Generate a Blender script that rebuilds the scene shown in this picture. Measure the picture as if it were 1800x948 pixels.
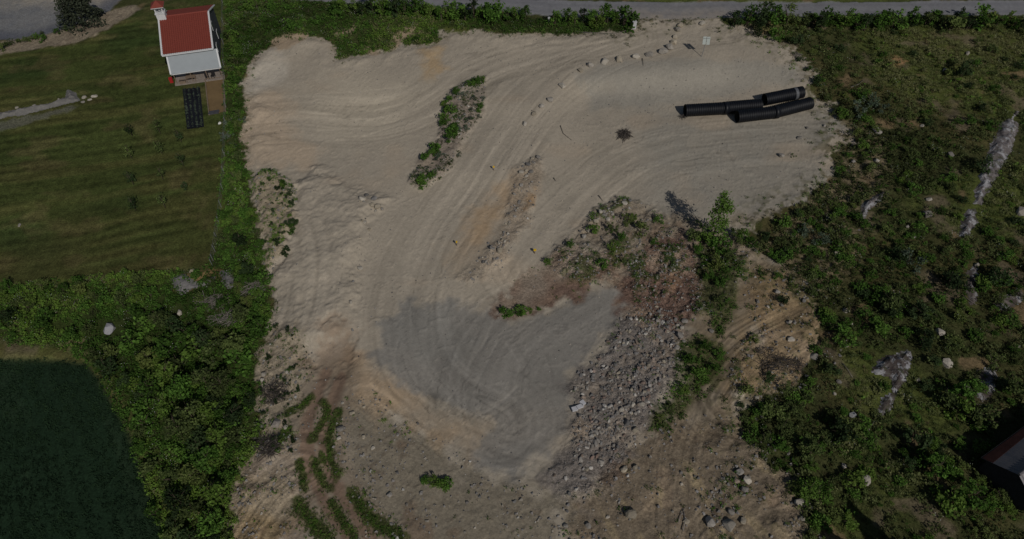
import bpy, bmesh, math, random
import numpy as np
from mathutils import Vector, Matrix

# ------------------------------------------------------------------ camera, sky, sun, exposure
scene = bpy.context.scene
for o in list(bpy.data.objects):
    bpy.data.objects.remove(o, do_unlink=True)
COL = scene.collection
FPX, TILT, CAMH = 1216.0, math.radians(40.0), 59.4      # focal length in photo pixels, tilt off nadir, height

cam_data = bpy.data.cameras.new('camera')
cam_data.sensor_width = 36.0
cam_data.lens = FPX / 1800.0 * 36.0
cam_data.clip_start = 0.5
cam_data.clip_end = 3000.0
cam = bpy.data.objects.new('camera', cam_data)
COL.objects.link(cam)
cam.location = (0, 0, CAMH)
cam.rotation_euler = (TILT, 0, 0)
scene.camera = cam

SUN_EL, SUN_AZ = math.radians(40.0), math.radians(151.0)   # azimuth clockwise from +Y
world = bpy.data.worlds.new('World')
scene.world = world
world.use_nodes = True
wn = world.node_tree
wn.nodes.clear()
sky = wn.nodes.new('ShaderNodeTexSky')
sky.sky_type = 'NISHITA'
sky.sun_disc = False
sky.sun_elevation = SUN_EL
sky.sun_rotation = SUN_AZ
bg = wn.nodes.new('ShaderNodeBackground')
bg.inputs['Strength'].default_value = 0.052
wo = wn.nodes.new('ShaderNodeOutputWorld')
wn.links.new(sky.outputs[0], bg.inputs[0])
wn.links.new(bg.outputs[0], wo.inputs[0])

sd_ = bpy.data.lights.new('sun', 'SUN')
sd_.energy = 3.85
sd_.angle = math.radians(0.53)
sd_.color = (1.0, 0.95, 0.88)
sun = bpy.data.objects.new('sun', sd_)
COL.objects.link(sun)
sdir = Vector((math.sin(SUN_AZ) * math.cos(SUN_EL), math.cos(SUN_AZ) * math.cos(SUN_EL), math.sin(SUN_EL)))
sun.rotation_euler = (-sdir).to_track_quat('-Z', 'Y').to_euler()
sun.location = sdir * 150

scene.render.engine = 'CYCLES'
scene.cycles.max_bounces = 4
scene.cycles.diffuse_bounces = 2
scene.cycles.glossy_bounces = 2
scene.cycles.transmission_bounces = 2
scene.render.resolution_x = 1024
scene.render.resolution_y = 539
scene.view_settings.view_transform = 'Standard'
scene.view_settings.look = 'None'
scene.view_settings.gamma = 1.0
scene.view_settings.exposure = -1.0
scene.view_settings.use_curve_mapping = False

# ------------------------------------------------------------------ helpers: pixels, noise, distance
R = random.Random(7)
NR = np.random.RandomState(11)
st, ct = math.sin(TILT), math.cos(TILT)

def flat(x, y, z=0.0):
    u = (np.asarray(x, float) - 900) / FPX
    v = (474 - np.asarray(y, float)) / FPX
    k = (CAMH - z) / (ct - v * st)
    return u * k, (st + v * ct) * k

_tabs = [NR.rand(256, 256) for _ in range(12)]
def vnoise(x, y, k=0):
    t = _tabs[k % 12]
    xi = np.floor(x).astype(np.int64); yi = np.floor(y).astype(np.int64)
    fx = x - xi; fy = y - yi
    fx = fx * fx * (3 - 2 * fx); fy = fy * fy * (3 - 2 * fy)
    x0 = xi & 255; x1 = (xi + 1) & 255; y0 = yi & 255; y1 = (yi + 1) & 255
    a = t[x0, y0] * (1 - fx) + t[x1, y0] * fx
    b = t[x0, y1] * (1 - fx) + t[x1, y1] * fx
    return (a * (1 - fy) + b * fy) * 2 - 1
def fbm(x, y, oct=4, k=0, gain=0.5):
    s = 0; a = 1; n = 0
    for i in range(oct):
        s = s + a * vnoise(x * 2 ** i + 17.3 * i, y * 2 ** i - 9.1 * i, k + i); n += a; a *= gain
    return s / n
def sstep(a, b, x):
    t = np.clip((x - a) / (b - a), 0, 1)
    return t * t * (3 - 2 * t)

def poly_sd(X, Y, P):                       # signed distance, negative inside
    P = np.asarray(P, float)
    d = np.full(X.shape, 1e9); ins = np.zeros(X.shape, bool)
    for i in range(len(P)):
        ax, ay = P[i]; bx, by = P[(i + 1) % len(P)]
        ex, ey = bx - ax, by - ay
        t = np.clip(((X - ax) * ex + (Y - ay) * ey) / (ex * ex + ey * ey + 1e-12), 0, 1)
        d = np.minimum(d, (X - ax - t * ex) ** 2 + (Y - ay - t * ey) ** 2)
        c = (ay > Y) != (by > Y)
        with np.errstate(divide='ignore', invalid='ignore'):
            xi = ax + (Y - ay) * ex / (by - ay if by != ay else 1e-9)
        ins ^= c & (X < xi)
    return np.where(ins, -np.sqrt(d), np.sqrt(d))
def line_sd(X, Y, P):                       # lateral signed distance and arc length along a polyline
    P = np.asarray(P, float)
    best = np.full(X.shape, 1e18); D = np.zeros(X.shape); S = np.zeros(X.shape); s0 = 0
    for i in range(len(P) - 1):
        ax, ay = P[i]; bx, by = P[i + 1]
        ex, ey = bx - ax, by - ay; L = math.hypot(ex, ey)
        t = np.clip(((X - ax) * ex + (Y - ay) * ey) / (L * L), 0, 1)
        dx = X - ax - t * ex; dy = Y - ay - t * ey
        q = dx * dx + dy * dy
        sg = np.sign(ex * dy - ey * dx)
        m = q < best
        best = np.where(m, q, best); D = np.where(m, sg * np.sqrt(q), D); S = np.where(m, s0 + t * L, S)
        s0 += L
    return D, S
def smooth_line(P, n=2):                    # Chaikin
    P = [tuple(p) for p in P]
    for _ in range(n):
        Q = [P[0]]
        for a, b in zip(P, P[1:]):
            Q += [(a[0] * .75 + b[0] * .25, a[1] * .75 + b[1] * .25), (a[0] * .25 + b[0] * .75, a[1] * .25 + b[1] * .75)]
        P = Q + [P[-1]]
    return P

# ------------------------------------------------------------------ terrain heights
CTRL = [(x, 14, 3.0) for x in range(-100, 1950, 200)] + [(x, -90, 3.0) for x in range(-300, 2300, 400)] + [
    (330, 100, 2.5), (100, 150, 2.6), (50, 300, 2.0), (300, 300, 2.0), (380, 450, 1.5), (50, 480, 1.3), (50, 700, .3), (200, 900, 0), (350, 700, .6),
    (350, 900, .2), (360, 190, 2.3), (100, 40, 2.7), (430, 100, 2.3), (420, 350, 1.7),
    (500, 150, 1.7), (600, 250, 1.3), (650, 120, 1.8), (480, 280, 1.5), (560, 420, 1.3), (700, 500, .5), (850, 400, .7), (870, 250, 1.3), (920, 150, 2.0),
    (1100, 70, 2.8), (1030, 116, 2.6), (1120, 104, 2.7), (1200, 97, 2.75), (1350, 90, 2.6), (1420, 130, 2.2), (750, 85, 2.2),
    (1060, 192, .95), (1130, 190, .9), (1200, 192, .85), (1300, 185, .9), (1400, 195, 1.0), (1100, 280, .75), (1300, 260, .7), (1430, 300, .9), (1150, 340, .6),
    (1050, 430, .5), (1150, 470, .4), (850, 620, 0), (800, 750, -.1), (1000, 560, 0), (700, 900, 0), (1000, 900, .2), (1200, 880, .5), (1300, 600, .9),
    (1500, 150, 2.3), (1700, 100, 2.6), (1600, 300, 1.8), (1750, 300, 2.2), (1500, 450, 1.3), (1700, 550, 1.5), (1500, 800, .8), (1760, 850, 1.2),
    (560, 560, .9), (600, 640, .5), (480, 700, .4), (1900, 700, 1.4), (-100, 700, .3), (900, 1050, 0), (300, 1080, 0), (1500, 1080, .6), (-100, 300, 2), (1950, 300, 2.2)]
_cx, _cy, _cz = [], [], []
for a, b, z in CTRL:
    q = flat(a, b, z); _cx.append(float(q[0])); _cy.append(float(q[1])); _cz.append(z)
def base_h(X, Y):
    X = np.asarray(X, float); Y = np.asarray(Y, float)
    w = np.zeros(X.shape); s = np.zeros(X.shape)
    for x, y, z in zip(_cx, _cy, _cz):
        k = 1.0 / ((X - x) ** 2 + (Y - y) ** 2 + 5.0) ** 2.2
        w += k; s += k * z
    return s / w
def px_base(x, y):
    z = 0.0
    for _ in range(6):
        X, Y = flat(x, y, z); z = float(base_h(X, Y))
    return float(X), float(Y)
def PW(pts): return [px_base(x, y) for x, y in pts]

def axis(segs, lo, hi):
    a = [segs[0][0]]
    for (x0, x1, d0, d1) in segs:
        x = x0
        while x < x1:
            t = (x - x0) / (x1 - x0); x += d0 + (d1 - d0) * t; a.append(x)
    left = [a[0]]; d = .4
    while left[-1] > lo: d *= 1.35; left.append(left[-1] - d)
    right = [a[-1]]; d = .4
    while right[-1] < hi: d *= 1.35; right.append(right[-1] + d)
    return np.array(left[::-1][:-1] + a + right[1:])
gx = axis([(-92, -44, .30, .15), (-44, 44, .135, .135), (44, 92, .15, .30)], -900, 900)
gy = axis([(15, 60, .125, .15), (60, 116, .16, .34)], -700, 1300)
X, Y = np.meshgrid(gx, gy, indexing='ij')
NX, NY = X.shape
BASE = base_h(X, Y)
Hh = BASE.copy()

# region outlines, in photo pixels
PX = dict(
    road=[(-900, -110), (300, -40), (600, -20), (850, -4), (960, 0), (1100, 3), (1430, 4), (1800, 1), (2500, -5), (2500, 26), (1800, 27), (1430, 29), (1300, 31), (1110, 33), (960, 27),
          (850, 17), (730, 11), (640, 6), (500, -2), (200, -12), (-900, -60)],
    parking=[(-400, -22), (-400, 70), (-10, 70), (40, 71), (80, 64), (115, 50), (150, 38), (190, 20), (222, -8), (222, -25)],
    stonebed=[(-60, 98), (0, 96), (60, 86), (130, 78), (190, 52), (252, 14), (236, 7), (190, 22), (120, 50), (60, 66), (0, 75), (-60, 78)],
    lawn=[(-700, 100), (0, 97), (130, 79), (190, 54), (240, 16), (280, 4), (330, -5), (392, -8), (394, 60), (397, 200), (395, 300), (384, 400), (374, 470), (330, 478), (300, 480), (200, 484), (100, 492), (0, 508), (-500, 530)],
    field=[(-400, 640), (-60, 632), (0, 630), (60, 632), (120, 634), (158, 640), (185, 680), (215, 730), (240, 790), (262, 850), (285, 910), (302, 960), (330, 1060), (-200, 1060)],
    lot=[(425, 230), (435, 180), (428, 150), (440, 110), (470, 84), (500, 68), (540, 64), (585, 70), (592, 102), (640, 96), (695, 86), (700, 75), (740, 82), (778, 74), (772, 55), (850, 54), (890, 60), (960, 62), (1040, 57), (1090, 54), (1112, 46),
         (1118, 32), (1180, 31), (1272, 29), (1268, 46), (1330, 57), (1380, 80), (1410, 110), (1430, 140), (1445, 172), (1468, 205), (1484, 250), (1462, 300), (1445, 335), (1400, 372), (1350, 408), (1320, 430), (1400, 500), (1440, 525), (1452, 575),
         (1435, 625), (1395, 662), (1330, 685), (1290, 740), (1340, 795), (1380, 850), (1400, 960), (1420, 1060), (430, 1060), (412, 950), (408, 890), (425, 830), (455, 780), (458, 700), (460, 625), (482, 560), (470, 490), (462, 440), (450, 380), (440, 320), (430, 285)],
    gravel=[(690, 560), (705, 535), (745, 540), (780, 532), (860, 548), (900, 562), (960, 545), (1010, 520), (1050, 505), (1090, 508), (1108, 535), (1082, 580), (1040, 620), (1002, 655), (1007, 725), (1003, 762), (968, 802), (905, 840), (850, 828), (838, 790), (862, 745), (790, 722), (725, 685), (655, 640), (668, 600)],
    path=[(668, 1000), (640, 945), (605, 880), (590, 820), (585, 770), (582, 730), (600, 680), (575, 670), (560, 700), (540, 735), (525, 780), (530, 830), (555, 880), (585, 945), (605, 1000)],
    bank=[(955, 455), (985, 430), (1030, 395), (1060, 362), (1095, 350), (1140, 368), (1190, 378), (1230, 395), (1300, 410), (1330, 440), (1300, 500), (1260, 560), (1200, 560), (1150, 520), (1100, 505), (1040, 500), (970, 480)],
    rubble=[(1085, 565), (1120, 525), (1165, 520), (1195, 545), (1208, 580), (1200, 640), (1185, 690), (1145, 730), (1120, 765), (1085, 830), (1040, 880), (985, 870), (960, 835), (990, 790), (1005, 725), (1000, 665), (1035, 645), (1040, 622), (1060, 612), (1070, 590)],
    heap=[(520, 330), (560, 300), (640, 345), (690, 350), (640, 390), (630, 450), (620, 520), (610, 580), (560, 610), (480, 600), (475, 540), (490, 480), (505, 420)],
    embank=[(1015, 130), (1060, 112), (1150, 106), (1230, 104), (1330, 108), (1400, 120), (1415, 150), (1330, 155), (1210, 182), (1130, 188), (1040, 192)],
    island=[(790, 165), (815, 148), (853, 138), (852, 170), (840, 205), (815, 250), (795, 290), (770, 315), (738, 332), (722, 322), (740, 280), (770, 255), (780, 215)],
    rockrow=[(905, 300), (930, 278), (952, 280), (950, 300), (940, 340), (935, 380), (905, 430), (880, 470), (820, 500), (800, 490), (850, 450), (890, 380), (900, 340)],
    weedpile=[(448, 310), (475, 302), (505, 318), (520, 345), (515, 390), (500, 440), (485, 470), (470, 480), (465, 430), (455, 370)],
    thicket=[(395, 60), (430, 70), (440, 100), (428, 150), (432, 180), (424, 230), (430, 285), (448, 330), (455, 380), (466, 440), (470, 490), (480, 560), (460, 625), (458, 700), (455, 780), (425, 830), (408, 900), (415, 1000), (330, 1060), (302, 960), (285, 905), (262, 845), (240, 785), (215, 725),
             (188, 675), (160, 635), (120, 610), (0, 600), (-200, 600), (-200, 530), (0, 512), (100, 496), (200, 488), (300, 484), (374, 474), (386, 400), (397, 300), (399, 200)],
    scrub=[(1270, 40), (1330, 30), (1430, 34), (1800, 31), (2400, 30), (2400, 1060), (1420, 1060), (1400, 960), (1380, 850), (1340, 795), (1290, 740), (1330, 690), (1395, 664), (1435, 627), (1455, 580), (1445, 525), (1400, 500), (1330, 440), (1350, 410), (1400, 374), (1446, 337), (1464, 300), (1488, 250), (1470, 205), (1447, 172), (1432, 140), (1412, 110), (1382, 80), (1330, 58)],
    hedge=[(395, -10), (560, -10), (640, 10), (730, 16), (850, 24), (960, 36), (1108, 40), (1112, 50), (1085, 56), (1040, 60), (960, 62), (890, 60), (845, 52), (780, 50), (775, 75), (735, 80), (700, 85), (660, 93), (595, 102), (588, 70), (540, 62), (500, 66), (470, 82), (440, 105), (398, 60)],
    orange1=[(880, 330), (905, 320), (890, 380), (850, 440), (800, 480), (800, 440), (840, 380)],
    orange2=[(925, 350), (940, 335), (938, 360), (915, 380)],
    orange3=[(745, 92), (778, 88), (775, 120), (750, 132), (738, 115)],
    browntop=[(1090, 500), (1115, 455), (1150, 415), (1200, 405), (1225, 440), (1235, 500), (1225, 560), (1180, 575), (1130, 570), (1095, 545), (1105, 520)],
    brownleft=[(870, 545), (890, 505), (950, 462), (1010, 440), (1070, 450), (1095, 480), (1050, 505), (1005, 525), (950, 548), (900, 562)],
    soilright=[(1280, 690), (1290, 620), (1330, 580), (1300, 500), (1340, 470), (1410, 495), (1475, 535), (1490, 585), (1455, 655), (1350, 705)],
    soilbottom=[(1150, 740), (1230, 730), (1335, 740), (1385, 800), (1430, 880), (1470, 1060), (960, 1060), (1000, 880), (1080, 800)],
    bottomtan=[(600, 700), (660, 690), (760, 760), (830, 810), (900, 850), (1000, 870), (960, 1060), (680, 1060), (640, 920), (595, 830), (590, 760)],
    comb=[(415, 900), (430, 850), (470, 825), (500, 830), (515, 870), (505, 940), (470, 1000), (420, 980)],
    pink=[(430, 185), (470, 150), (505, 160), (520, 230), (560, 270), (530, 300), (470, 290), (435, 290), (425, 230)],
    whitegrey=[(440, 112), (475, 88), (505, 100), (505, 145), (470, 160), (435, 165)],
    dugout=[(560, 600), (585, 560), (610, 570), (612, 610), (600, 660), (560, 660), (545, 630)],
    greenstrip=[(1195, 610), (1230, 590), (1280, 610), (1270, 660), (1200, 730), (1150, 760), (1150, 720), (1185, 680)],
    greencol=[(1225, 440), (1270, 420), (1300, 470), (1290, 540), (1260, 600), (1235, 520)],
    damp=[(700, 545), (740, 540), (790, 550), (830, 580), (800, 640), (740, 640), (690, 600)],
    soilbed=[(361, 142), (393, 137), (396, 196), (368, 203)],
    dirtpatch=[(1555, 100), (1570, 96), (1590, 108), (1585, 122), (1562, 112)],
    lawnstrip=[(-60, 225), (0, 214), (60, 204), (125, 186), (135, 190), (120, 198), (60, 214), (0, 232), (-60, 245)],
    bareC=[(592, 64), (602, 50), (625, 39), (632, 50), (612, 62)],
    bareD=[(683, 70), (700, 58), (734, 43), (736, 58), (712, 70), (700, 84), (688, 88)],
    bareE=[(634, 92), (642, 80), (660, 84), (662, 96)],
    bareF=[(465, 78), (500, 62), (545, 60), (540, 72), (490, 90)],
    trans=[(1450, 205), (1490, 205), (1560, 255), (1565, 320), (1530, 400), (1490, 490), (1440, 525), (1380, 490), (1325, 440), (1400, 374), (1445, 338), (1462, 300), (1480, 250)],
    leftlow=[(462, 590), (500, 575), (535, 600), (555, 640), (540, 690), (525, 740), (505, 800), (455, 800), (458, 700), (460, 625)],
    brownlow=[(452, 785), (500, 770), (540, 735), (530, 800), (535, 870), (520, 960), (415, 1000), (408, 900), (425, 835)],
    tansweep=[(590, 650), (620, 620), (660, 640), (730, 690), (800, 725), (862, 745), (850, 800), (780, 785), (690, 730), (610, 700)],
    rightmid=[(1195, 545), (1235, 500), (1250, 420), (1335, 438), (1410, 505), (1330, 590), (1300, 700), (1310, 770), (1140, 770), (1190, 690), (1205, 620)],
    bareA=[(300, 490), (345, 480), (385, 475), (385, 490), (340, 502), (305, 512)],
    bareB=[(118, 598), (140, 600), (165, 630), (160, 645), (140, 625)],
)
PWD = {k: PW(v) for k, v in PX.items()}
SDC = {}
def sd(name):
    if name not in SDC:
        P = np.array(PWD[name]); m = 8.0
        sel = (X > P[:, 0].min() - m) & (X < P[:, 0].max() + m) & (Y > P[:, 1].min() - m) & (Y < P[:, 1].max() + m)
        out = np.full(X.shape, 50.0); out[sel] = poly_sd(X[sel], Y[sel], P); SDC[name] = out
    return SDC[name]
EN = fbm(X * .55, Y * .55, 4, 1)            # edge wobble
EN2 = fbm(X * 1.9, Y * 1.9, 3, 5)
def msk(name, soft=.35, wob=.9, fine=.35, grow=0.0):
    return sstep(-soft, soft, -(sd(name)) + wob * EN + fine * EN2 + grow)

EN0 = fbm(X * .2, Y * .2, 3, 9)
m_lot = sstep(-.25, .25, -sd('lot') + .9 * EN + .7 * EN2 + EN0 * np.where(X > 18, 2.4, .5))
m_road = msk('road', .12, .25, .15)
N1 = fbm(X * .12, Y * .12, 4, 2); N2 = fbm(X * .5, Y * .5, 4, 3); N3 = fbm(X * 1.7, Y * 1.7, 3, 6); N4 = fbm(X * 3.3, Y * 3.3, 2, 8)

# shape the ground
green = np.clip(1 - m_lot - m_road, 0, 1)
m_lawn = msk('lawn', .3, .4, .3); m_field = msk('field', .25, .25, .2)
wild = np.clip(green - m_lawn - m_field - msk('parking'), 0, 1)
Hh += wild * (N1 * .35 + N2 * .22 + N3 * .07)
Hh += m_lawn * N1 * .15 + m_lot * (N1 * .10 + N2 * .035 + N3 * .012)
m_heap = msk('heap', 1.2, 1.0)
Hh += m_heap * (.55 + .16 * N2 + .07 * np.abs(fbm(X * .8, Y * .8, 4, 4)) + .05 * N3 + .035 * N4)
m_rub = msk('rubble', 1.0, .8)
Hh += m_rub * (.18 + .28 * N2 + .14 * N3 + .06 * N4)
m_bank = msk('bank', .8, .8); Hh += m_bank * (.35 + .45 * N2 + .16 * N3 + .06 * N4)
m_isl = msk('island', .6, .6); Hh += m_isl * (.4 + .3 * N2 + .1 * N3)
m_row = msk('rockrow', .6, .6); Hh += m_row * (.2 + .25 * N2 + .1 * N3)
m_wp = msk('weedpile', .8, .7); Hh += m_wp * (.7 + .3 * N2 + .1 * N3)
m_sr = msk('soilright', .8, 1.0); m_ll = np.clip(msk('leftlow', .8, 1.2) + msk('brownlow', .8, 1.2), 0, 1); m_sb = msk('soilbottom', .8, 1.2); m_bt = msk('bottomtan', .8, 1.0); m_comb = msk('comb', .6, .6)
Hh += (m_sb * .8 + m_sr * .5 + m_bt * .35 + m_ll * .8) * (N2 * .25 + N3 * .09 + N4 * .03)
Hh -= msk('dugout', 1.1, 1.6, .9) * .32
m_emb = msk('embank', .8, .6)
# left sand face: a bulldozed lip along the upper-left of the lot
Hh += sstep(0, 1.6, -sd('lot')) * (1 - sstep(1.6, 4.5, -sd('lot'))) * .25 * (N2 + .6) * m_lot * (1 - m_road)
# scrape ledges
rid = 1 - np.abs(fbm(X * .22 + 3 * N2, Y * .33 + 2 * N1, 3, 9)) * 9
Hh += m_lot * np.clip(rid, 0, 1) ** 2 * .05
# wheel flow: grooves that follow the ways the machines drove
GUIDES = [
    ([(1260, 40), (1180, 50), (1100, 75), (1000, 115), (930, 170), (880, 240), (830, 320), (770, 400), (730, 480), (715, 560), (730, 650), (790, 710), (870, 745)], 7.5, 1.1, .020, .10),
    ([(425, 215), (520, 205), (600, 215), (680, 215), (760, 180), (830, 120), (950, 85), (1090, 62)], 7.0, 1.0, .022, .11),
    ([(930, 470), (960, 430), (1030, 355), (1120, 275), (1250, 245), (1460, 235)], 8.0, 1.2, .022, .09),
    ([(1010, 500), (900, 560), (850, 620), (835, 690), (850, 760), (900, 800), (985, 740)], 7.0, 1.0, .016, .09),
    ([(520, 330), (560, 420), (560, 500), (540, 590), (480, 640)], 5.0, .9, .07, .08),
    ([(1275, 705), (1310, 650), (1360, 610), (1460, 560)], 7.0, 2.9, .055, .26),
    ([(405, 960), (440, 900), (480, 850), (530, 820)], 4.5, 1.9, .10, .30),
    ([(1190, 960), (1185, 870), (1190, 780), (1215, 720)], 3.2, 2.0, .05, .16),
    ([(1260, 960), (1310, 890), (1390, 870)], 4.0, 2.0, .08, .20),
    ([(640, 700), (740, 770), (860, 830), (1010, 850)], 5.0, 1.0, .03, .09),
    ([(1160, 380), (1170, 440), (1150, 520)], 3.0, 1.3, .08, .14),
]
STREAK = np.zeros_like(X)
for gi, (pts, hw, fr, ha, ca) in enumerate(GUIDES):
    P = PW(smooth_line(pts, 3))
    A = np.array(P); s_ = (X > A[:, 0].min() - hw) & (X < A[:, 0].max() + hw) & (Y > A[:, 1].min() - hw) & (Y < A[:, 1].max() + hw)
    d, s = line_sd(X[s_], Y[s_], P)
    w = (1 - sstep(hw * .55, hw, np.abs(d))) * m_lot[s_]
    q = fbm(s * .07 + gi * 5, d * fr + .25 * vnoise(s * .3, d * .4, 3), 3, gi)
    q2 = vnoise(s * .03 + gi, d * fr * .45, gi + 5)
    fine = vnoise(s * .11 + gi * 3, d * fr * 3.1 + .3 * vnoise(s * .2, d * .3, 6), gi + 2)
    scr = np.clip(1 - np.abs(vnoise(s * .10 + 9 * gi, d * fr * 1.5, gi + 4)) / .07, 0, 1) * sstep(.05, .45, vnoise(s * .16 + 31, d * .35, gi + 7))
    STREAK[s_] += w * ((q * 1.0 + .55 * q2 + 1.25 * fine) * ca - .28 * scr)
    Hh[s_] += w * (fine * ha * .45 - scr * .03)
    Hh[s_] += w * q * ha
# farm track ruts
TRL = [PW(smooth_line(q, 2)) for q in ([(572, 655), (562, 690), (541, 735), (539, 790), (552, 850), (588, 910), (615, 955), (650, 1020)], [(600, 660), (588, 695), (570, 755), (572, 800), (584, 850), (624, 905), (655, 950), (700, 1020)])]
A_ = np.array(TRL[0] + TRL[1]); s_ = (X > A_[:, 0].min() - 3) & (X < A_[:, 0].max() + 3) & (Y > A_[:, 1].min() - 3) & (Y < A_[:, 1].max() + 3)
dT = np.full(X.shape, 50.0); dT[s_] = np.minimum(*[np.abs(line_sd(X[s_], Y[s_], q)[0]) for q in TRL])
rut = np.exp(-(dT / .40) ** 2)
m_track = (1 - sstep(.35, .85, dT + .35 * EN + .2 * EN2)) * m_lot
Hh -= rut * m_lot * .10
VERGE = [([(567, 705), (578, 722), (557, 760), (550, 772)], .42), ([(597, 721), (582, 752), (578, 778), (583, 810), (594, 838)], .5), ([(552, 810), (567, 846), (580, 864)], .5), ([(580, 878), (609, 925), (628, 955)], .5),
         ([(617, 867), (641, 899), (664, 925), (708, 948)], .8), ([(523, 883), (546, 922), (583, 952)], .95), ([(528, 812), (531, 846), (539, 867)], .35), ([(505, 726), (541, 708), (549, 698)], .5), ([(565, 795), (570, 815)], .3), ([(505, 760), (492, 780)], .6)]
VERGE = [(PW(smooth_line(q, 2)), w * .72) for q, w in VERGE]
# single tyre prints
PRINTS = [[(905, 600), (935, 650), (915, 705), (860, 735)], [(890, 605), (920, 650), (900, 698), (850, 728)], [(960, 620), (975, 670), (950, 730), (900, 765)], [(700, 600), (690, 650), (720, 700)], [(950, 250), (880, 340), (800, 440), (760, 520)], [(965, 255), (895, 345), (815, 445), (775, 525)], [(1000, 130), (930, 200), (880, 280)], [(1015, 133), (945, 203), (895, 283)], [(450, 180), (560, 205), (680, 195), (800, 150)], [(460, 255), (560, 245), (660, 250)], [(1010, 420), (1080, 330), (1180, 300), (1330, 310)], [(1000, 400), (1070, 318), (1170, 288), (1330, 295)], [(1200, 330), (1300, 340), (1400, 310)], [(640, 690), (720, 750), (820, 790)], [(655, 680), (735, 738), (835, 775)],
          [(722, 545), (722, 620), (735, 690)], [(752, 560), (756, 640), (775, 705)], [(770, 540), (775, 620), (800, 690)], [(860, 590), (820, 650), (780, 720)], [(875, 600), (845, 660), (812, 725)], [(910, 680), (880, 710), (820, 725)],
          [(900, 470), (850, 560), (820, 640)], [(915, 475), (868, 560), (838, 640)], [(560, 165), (680, 160), (800, 130)], [(560, 230), (660, 225), (750, 195)], [(640, 240), (720, 215), (800, 195)], [(1100, 300), (1220, 285), (1370, 292)],
          [(1110, 250), (1230, 262), (1330, 240)], [(1080, 270), (1160, 240), (1240, 236)], [(1255, 265), (1268, 285), (1262, 310)], [(1275, 262), (1290, 285), (1285, 310)], [(870, 260), (820, 345), (760, 430)], [(890, 265), (838, 350), (778, 435)],
          [(960, 120), (1040, 90), (1130, 60)], [(960, 135), (1040, 104), (1140, 66)]]
for pts in PRINTS:
    P = PW(smooth_line(pts, 2)); A = np.array(P)
    s_ = (X > A[:, 0].min() - 1) & (X < A[:, 0].max() + 1) & (Y > A[:, 1].min() - 1) & (Y < A[:, 1].max() + 1)
    d, s = line_sd(X[s_], Y[s_], P); w = np.exp(-(d / .15) ** 2) * (.5 + .5 * vnoise(s * .5, d * 0, 2))
    Hh[s_] -= .045 * w; STREAK[s_] += w * R.choice((.17, .2, -.17, -.12))

# level strip for the road and the sheet at the yards
roadz = BASE + .03 * N1
Hh = Hh * (1 - m_road) + roadz * m_road
# level pad under the house
HX, HY, HYAW = -47.25, 82.35, .256
_px = (X - HX) * math.cos(HYAW) + (Y - HY) * math.sin(HYAW); _py = -(X - HX) * math.sin(HYAW) + (Y - HY) * math.cos(HYAW)
pad = sstep(2.5, 0, np.maximum(np.maximum(-1 - _px, _px - 8), np.maximum(-4.5 - _py, _py - 13)))
Hh = Hh * (1 - pad) + 2.5 * pad

def hz(x, y):
    x = float(x); y = float(y)
    i = int(np.clip(np.searchsorted(gx, x) - 1, 0, NX - 2)); j = int(np.clip(np.searchsorted(gy, y) - 1, 0, NY - 2))
    fx = (x - gx[i]) / (gx[i + 1] - gx[i]); fy = (y - gy[j]) / (gy[j + 1] - gy[j])
    return float(Hh[i, j] * (1 - fx) * (1 - fy) + Hh[i + 1, j] * fx * (1 - fy) + Hh[i, j + 1] * (1 - fx) * fy + Hh[i + 1, j + 1] * fx * fy)
def samp(F, x, y):
    i = np.clip(np.searchsorted(gx, x), 0, NX - 1); j = np.clip(np.searchsorted(gy, y), 0, NY - 1)
    return F[i, j]
def W(x, y):                               # photo pixel -> point on the ground
    z = 1.0
    for _ in range(7):
        a, b = flat(x, y, z); z = hz(a, b)
    return Vector((float(a), float(b), z))
def to_px(p):
    dz = p[2] - CAMH
    zc = p[1] * st - dz * ct; yc = p[1] * ct + dz * st
    return 900 + FPX * p[0] / zc, 474 - FPX * yc / zc

# ------------------------------------------------------------------ ground colours (albedo)
def lin(c):
    c = np.asarray(c, float) / 255
    return np.where(c <= .04045, c / 12.92, ((c + .055) / 1.055) ** 2.4)
GAIN = 2.25                                 # photo value -> base colour, undoing the photograph's low exposure
def A(r, g, b): return np.clip(lin((r, g, b)) * GAIN, .004, .85)
CO = np.empty(X.shape + (3,)); CO[:] = A(44, 46, 26)
GR = np.zeros(X.shape)                      # grit
GS = np.zeros(X.shape)                      # grassiness of the fine texture
def paint(m, c, op=1.0):
    k = (np.clip(m, 0, 1) * op)[..., None]
    CO[:] = CO * (1 - k) + np.asarray(c) * k
GS[:] = 1
paint(sstep(-.2, .5, N1 + .5 * N2), A(60, 55, 34), .7)            # scrub soil, dry grass
paint(sstep(.05, .4, N2 + .4 * N3), A(34, 40, 18), .6)
ZONE = fbm(X * .085 + 5, Y * .085, 3, 7)
paint(sstep(.0, .3, ZONE), A(58, 64, 30), .8)
paint(sstep(.25, .5, fbm(X * .22 + 21, Y * .22, 4, 1)), A(72, 64, 52), .75)
paint(sstep(.33, .55, fbm(X * .3 + 71, Y * .3, 4, 10)), A(86, 72, 54), .7)
paint(msk('thicket', .5, .8), A(32, 40, 17), .9)
paint(msk('hedge', .5, .8), A(33, 42, 18), .9)
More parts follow.
